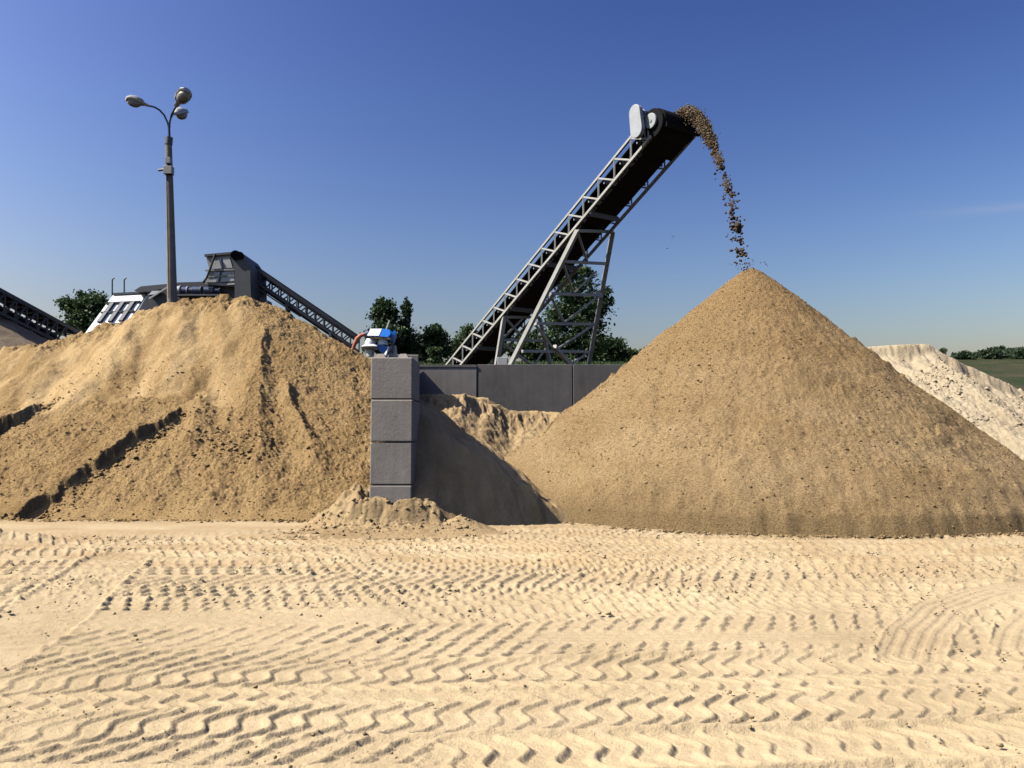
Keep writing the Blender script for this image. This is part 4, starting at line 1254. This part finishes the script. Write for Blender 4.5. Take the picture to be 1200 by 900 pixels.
def build_screener():
    Y = 36.5
    ground = 2.5
    b = P(215, 360, Y); b.z = ground
    root = empty('screening_plant', b, 'dark grey screening machine with white grid ramp behind the left sand heap', 'machine')
    def poly(uv, y): return [P(u, v, y) for u, v in uv]
    # white inclined plate with dark ribs, tilted back
    c_tl, c_tr, c_br, c_bl = P(133, 345, Y + .9), P(172.5, 343, Y + .9), P(140, 392, Y - .9), P(97, 394, Y - .9)
    plate = MB().prism([c_bl, c_br, c_tr, c_tl], (0.0, .06, -.05)).build('ramp_plate', M['whitepaint'], root)
    nrm = (c_br - c_bl).cross(c_tl - c_bl).normalized()
    if nrm.y > 0: nrm = -nrm
    def on(s, t):
        a = c_bl + (c_br - c_bl) * s; c = c_tl + (c_tr - c_tl) * s
        return a + (c - a) * t + nrm * .05
    for s in (.20, .50, .80):
        MB().beam(on(s, .30), on(s, .76), .20, .10).build('ramp_rib', M['dark2'], root)
    for t in (.76, .53):
        MB().beam(on(.0 if t > .6 else .06, t), on(1.0, t), .10, .08).build('ramp_cross_rib', M['dark2'], root)
    MB().beam(on(.02, .985), on(.98, .985), .08, .10).build('ramp_edge', M['dark2'], root)
    MB().tube([on(.55, .08), on(.55, .23), on(.95, .24)], .05, 8).build('ramp_handle', M['dark2'], root, smooth=True)
    # dark side cheek and body
    cheek = [(158, 372), (173.5, 343.5), (177, 348.5), (196, 337), (207, 331), (240, 330), (290, 334), (293, 352), (293, 400), (140, 400)]
    MB().prism(poly(cheek, Y), (0, 2.4, 0)).build('body', M['dark'], root)
    MB().prism(poly([(157, 340.5), (165, 335.5), (197, 332.5), (232, 330.5), (245, 329.5), (270, 333), (270, 336), (196, 337), (174, 342)], Y + .3), (0, 1.6, 0)).build('side_beam', M['dark2'], root)
    MB().prism(poly([(174, 345.5), (178, 341), (189, 340.5), (187, 344)], Y - .12), (0, .1, 0)).build('white_panel', M['whitepaint'], root)
    MB().beam(P(175, 350, Y - .15), P(196, 337, Y - .15), .08).build('rail', M['midgrey'], root)
    for u0, u1, r in ((208, 211.5, .20), (212.5, 220, .17), (221, 226, .14), (227, 236, .18), (240, 250, .17), (251, 258, .12)):
        m = MB().tube([P(u0, 340.5, Y - .3), P(u1, 340.5, Y - .3)], [r, r * .95], 14).build('motor', M['motor'] if u0 > 209 else M['midgrey'], root, smooth=True)
        MB().tube([P(u1 - .7, 340.5, Y - .3), P(u1 + .6, 340.5, Y - .3)], r * 1.12, 14).build('motor_flange', M['guard'] if u0 < 215 else M['dark2'], m, smooth=True)
    MB().prism(poly([(205, 344.5), (262, 344.5), (262, 346.5), (205, 346.5)], Y - .5), (0, .5, 0)).build('motor_shelf', M['dark2'], root)
    # exhaust pipes
    for u, v0 in ((131.5, 346), (145.5, 343)):
        MB().tube([P(u, v0 + 6, Y + 1), P(u, 328.5, Y + 1), P(u + .9, 326.6, Y + 1), P(u + 2.6, 326.0, Y + 1)], .035, 8).build('exhaust_pipe', M['dark2'], root, smooth=True)
    # hopper
    hop = MB()
    f0 = poly([(241, 299.5), (276, 296.5), (277, 318), (246, 318)], Y - .4)
    hp = MB().prism(f0, (0, 2.0, 0)).build('hopper', M['steel_dim'], root)
    MB().prism(poly([(246, 318), (277, 318), (277, 336), (240, 333)], Y - .38), (0, 1.9, 0)).build('hopper_base', M['steel_dim'], root)
    yy = Y - .47
    for uv in ([(247.5, 303), (259, 302.5), (260.5, 314.5), (249, 315)], [(260.5, 302.5), (269, 301.5), (272.5, 313.8), (263.8, 314.3)],
               [(246, 318.8), (258, 318.5), (257, 323), (244.5, 323.4)], [(260.5, 318.5), (274.5, 317.8), (274.5, 322), (259.8, 322.7)],
               [(243.5, 325.5), (256.8, 325.2), (255.5, 330.6), (241.5, 330.8)], [(259.5, 325), (274.5, 324.2), (274.5, 329.3), (258.2, 330.5)],
               [(264, 332.3), (274.8, 331.4), (274.8, 333.6), (266, 334)]):
        MB().prism(poly(uv, yy), (0, .09, 0)).build('hopper_panel', M['midgrey'], hp)
    MB().beam(P(240.5, 317, yy - .02), P(277, 316, yy - .02), .07).build('hopper_rib', M['steel_dim'], hp)
    MB().beam(P(243, 324.4, yy), P(275, 323.2, yy), .05).build('hopper_rib', M['steel_dim'], hp)
    MB().beam(P(240, 299.5, yy), P(276, 296.3, yy), .10).build('hopper_rim', M['dark'], hp)
    side = poly([(270.5, 300), (274, 296), (283, 296), (293, 311), (293.5, 334), (294.5, 352), (294.5, 380), (275, 380), (275, 318)], Y - .6)
    MB().prism(side, (0, 2.4, 0)).build('side_plate', M['dark'], root)
    MB().tube([P(276, 299, Y - .7), P(276, 299, Y + 1.9)], .22, 14).build('roller', M['rubber'], root, smooth=True)
    MB().tube([P(281, 299.5, Y - .7), P(281, 299.5, Y + 1.9)], .18, 14).build('roller', M['rubber'], root, smooth=True)
    MB().tube([P(252, 298, Y - .55), P(249.5, 306, Y - .62), P(246, 316, Y - .6), P(242, 326, Y - .6), P(238, 331, Y - .5)], .05, 8).build('cable', M['cable'], root, smooth=True)
    # low handrail to the right of the hopper
    MB().beam(P(293, 347.5, Y + .5), P(312, 347, Y + .5), .04).build('handrail', M['dark2'], root)
    MB().beam(P(306, 347, Y + .5), P(306, 362, Y + .5), .04).build('handrail_post', M['dark2'], root)
    MB().tube([P(307, 352, Y + .4), P(307, 352, Y + .7)], .13, 14).build('hose_reel', M['dark2'], root, smooth=True)
    MB().prism(poly([(303, 353), (314, 352), (316, 366), (302, 366)], Y + .5), (0, .6, 0)).build('power_unit', M['midgrey'], root)
build_screener()

# ------------------------------------------------------------------ trees
def leaf_quads(rs, c, s):
    n = len(c)
    a = rs.normal(size=(n, 3)); a /= np.linalg.norm(a, axis=1, keepdims=True)
    b = rs.normal(size=(n, 3)); b -= a * (a * b).sum(1, keepdims=True); b /= np.linalg.norm(b, axis=1, keepdims=True)
    s = np.asarray(s)[:, None]
    a = a * s; b = b * s * 0.62
    return np.stack([c - a * 1.0, c - b, c + a * 1.0, c + b], 1)

def tree(name, label, u, v_base, v_top, Y, blobs, nleaf, leaf, mat, seed, group='trees behind the yard', weep=0.0, spread=0.26, trunk_r=None):
    """blobs: (u, v, half width px, half height px) of the crown's masses"""
    rs = np.random.RandomState(seed)
    base = P(u, v_base, Y)
    gz = float(terrain_z(np.array(base.x), np.array(base.y)))
    base.z = min(gz, base.z)
    root = empty(name, base, label, 'tree', group)
    px = Y / F
    top = P(u, v_top, Y)
    H = top.z - base.z
    tr = trunk_r or max(0.05, H * 0.022)
    mb = MB()
    tp = [base + Vector((0.02 * H * math.sin(3 * t + seed), 0.02 * H * math.cos(2 * t + seed), H * .86 * t)) for t in np.linspace(0, 1, 6)]
    mb.tube(tp, [tr * (1 - .8 * t) for t in np.linspace(0, 1, 6)], 7)
    cen, lv, sz = [], [], []
    area = sum(b[2] * b[3] for b in blobs)
    for bu, bv, hw, hh in blobs + [(u, v_base - 5, max(b[2] for b in blobs) * .9, 7 if v_base - v_top > 14 else 3)]:
        c = np.array(P(bu, bv, Y)); r = np.array([hw * px, max(hw * px * .85, .3), hh * px])
        k = max(6, int(60 * hw * hh / area * (1 + len(blobs) * .35)))
        dirs = rs.normal(size=(k, 3)); dirs /= np.linalg.norm(dirs, axis=1, keepdims=True)
        cc = c + dirs * r * (rs.rand(k, 1) ** 0.42) * rs.uniform(.8, 1.12, (k, 1))
        # limbs towards some of the clumps
        for q in cc[::4]:
            h = min(max((q[2] - base.z) / H - .22, .12), .8)
            s0 = Vector(tp[0]).lerp(Vector(tp[-1]), h)
            mid = (s0 + Vector(q)) / 2 + Vector((0, 0, -.06 * (Vector(q) - s0).length))
            mb.tube([s0, mid, Vector(q)], [tr * .32, tr * .2, tr * .06], 5)
        nl = int(nleaf * hw * hh / area)
        w = rs.rand(k) + .4; w /= w.sum()
        idx = rs.choice(k, nl, p=w)
        cs = (0.45 + 1.0 * rs.rand(k))[idx][:, None]
        off = rs.normal(size=(nl, 3)); off /= np.linalg.norm(off, axis=1, keepdims=True)
        off = off * (rs.rand(nl, 1) ** 0.7) * cs * r * np.array([spread * 1.9, spread * 1.9, spread * 1.5])
        p = cc[idx] + off
        if weep: p[:, 2] -= weep * rs.rand(nl) ** 2 * H
        lv.append(p); sz.append(leaf * rs.uniform(.6, 1.35, nl))
    lv = np.concatenate(lv) - np.array(base); sz = np.concatenate(sz)
    mb.build('trunk', M['bark'], root, smooth=True)
    quads_object('crown', leaf_quads(rs, lv, sz), mat, root)

tree('broadleaf_tree', 'tall dark broadleaf tree right behind the conveyor trestle', 678, 424, 312, 52,
     [(676, 336, 27, 24), (690, 368, 28, 24), (660, 372, 22, 26), (686, 398, 30, 20), (655, 402, 22, 18), (705, 352, 13, 16), (672, 320, 14, 10)], 15000, .105, M['leaf_dark'], 1)
tree('broadleaf_tree', 'low dark tree at the right foot of the conveyor trestle', 716, 424, 392, 55, [(716, 408, 17, 13), (728, 414, 8, 6)], 3000, .11, M['leaf_dark'], 2)
tree('broadleaf_tree', 'low dark tree between the two conveyor trestles', 622, 424, 385, 58, [(622, 402, 22, 14), (604, 410, 14, 10), (640, 408, 12, 14)], 4500, .11, M['leaf_dark'], 3)
tree('birch_tree', 'tall dark tree right above the blue machine on the pier', 451, 430, 346, 48, [(450, 366, 16, 18), (452, 392, 20, 18), (444, 404, 16, 12), (449, 354, 9, 8)], 7000, .10, M['leaf_dark'], 4, weep=.08)
tree('birch_tree', 'slim drooping birch just right of the blue machine', 478, 430, 347, 49, [(477, 360, 7, 11), (474, 378, 10, 14), (480, 398, 14, 14), (468, 400, 12, 14)], 4200, .095, M['leaf_dark'], 5, weep=.12)
tree('broadleaf_tree', 'round dark tree between the birch and the conveyor', 508, 428, 377, 50, [(508, 393, 15, 13), (502, 408, 14, 10), (518, 406, 14, 12), (512, 384, 7, 6)], 5000, .10, M['leaf_dark'], 6)
tree('broadleaf_tree', 'lighter tree partly behind the low end of the conveyor', 547, 428, 378, 56, [(548, 392, 14, 12), (540, 406, 14, 12), (558, 405, 14, 12), (570, 400, 12, 12)], 4200, .11, M['leaf_mid'], 7)
tree('birch_tree', 'young pale green bush low in front of the dark trees', 509, 428, 402, 44, [(509, 411, 8, 6)], 900, .07, M['leaf_mid'], 8)
tree('broadleaf_tree', 'bushy green tree left of the white ramp of the screening machine', 100, 396, 339, 50,
     [(98, 352, 22, 11), (84, 358, 15, 10), (112, 356, 18, 11), (104, 374, 26, 14), (76, 352, 8, 6), (122, 368, 14, 14)], 8000, .105, M['leaf_mid'], 9)
tree('broadleaf_tree', 'small pale bush right of the panel wall beyond the trestle', 735, 424, 406, 95, [(735, 413, 10, 6)], 1100, .15, M['leaf_mid'], 10)
tree('broadleaf_tree', 'small dark bush beside the left flank of the brown cone', 758, 424, 403, 100, [(757, 412, 9, 7), (768, 411, 9, 6), (747, 415, 7, 4)], 1600, .16, M['leaf_dark'], 12)
far = [(1127, 416, 9, 4.5), (1140, 416.5, 9, 4), (1150, 417.5, 8, 3.5), (1160, 414, 9, 6), (1172, 413, 9, 6.5), (1184, 414, 10, 6.5), (1196, 413.5, 9, 6.5)]
words = ['leftmost', 'second', 'third', 'fourth', 'fifth', 'sixth', 'seventh']
for i, (u, v, hw, hh) in enumerate(far):
    hw *= 1.25
    lab = f'{words[i]} tree from the left in the far tree line at the right'
    tree('far_tree', lab, u, v + hh + 5, v - hh, 165 + (i % 3) * 4, [(u, v, hw, hh), (u + 2, v + hh * .6, hw * 1.1, hh * .9)], 2600, .26, M['leaf_far'], 40 + i, 'far tree line beyond the grass slope')
tree('sapling', 'tiny leafy sapling on the crest of the pale sand heap', 1105, 416, 407, 36.5, [(1105.5, 410.5, 2.5, 3.2)], 260, .035, M['leaf_mid'], 60)
# shrubs further along, closing the view behind the wall
for i, (u, v, hw, hh, Y) in enumerate([(575, 411, 14, 7, 70), (650, 414, 16, 6, 72), (700, 413, 14, 7, 74), (536, 414, 12, 6, 66), (490, 414, 12, 8, 60)]):
    lab = ['low shrub under the middle of the conveyor truss', 'low shrub behind the left leg of the main trestle', 'low shrub behind the right leg of the main trestle',
           'low shrub at the bottom end of the conveyor truss', 'low shrub behind the right corner of the block pier'][i]
    tree('shrub', lab, u, v + hh + 6, v - hh, Y, [(u, v, hw, hh)], 1500, .13, M['leaf_dark'], 70 + i, 'shrubs behind the panel wall')

# rough grass along the top behind the wall
def build_grass():
    rs = np.random.RandomState(77)
    n = 26000
    y = rs.uniform(38, 62, n); x = rs.uniform(-.22, .34, n) * y
    z = terrain_z(x, y)
    h = rs.uniform(.05, .20, n); a = rs.rand(n) * 6.283
    dx, dy = np.cos(a) * .035, np.sin(a) * .035
    lx, ly = rs.normal(0, .12, n), rs.normal(0, .12, n)
    q = np.stack([np.stack([x - dx, y - dy, z - .03], -1), np.stack([x + dx, y + dy, z - .03], -1),
                  np.stack([x + lx + dx * .25, y + ly + dy * .25, z + h], -1), np.stack([x + lx - dx * .25, y + ly - dy * .25, z + h], -1)], 1)
    o = quads_object('grass', q, M['leaf_mid'])
    tag(o, 'rough grass on the rise behind the panel wall', 'grass', None, 'stuff')
build_grass()
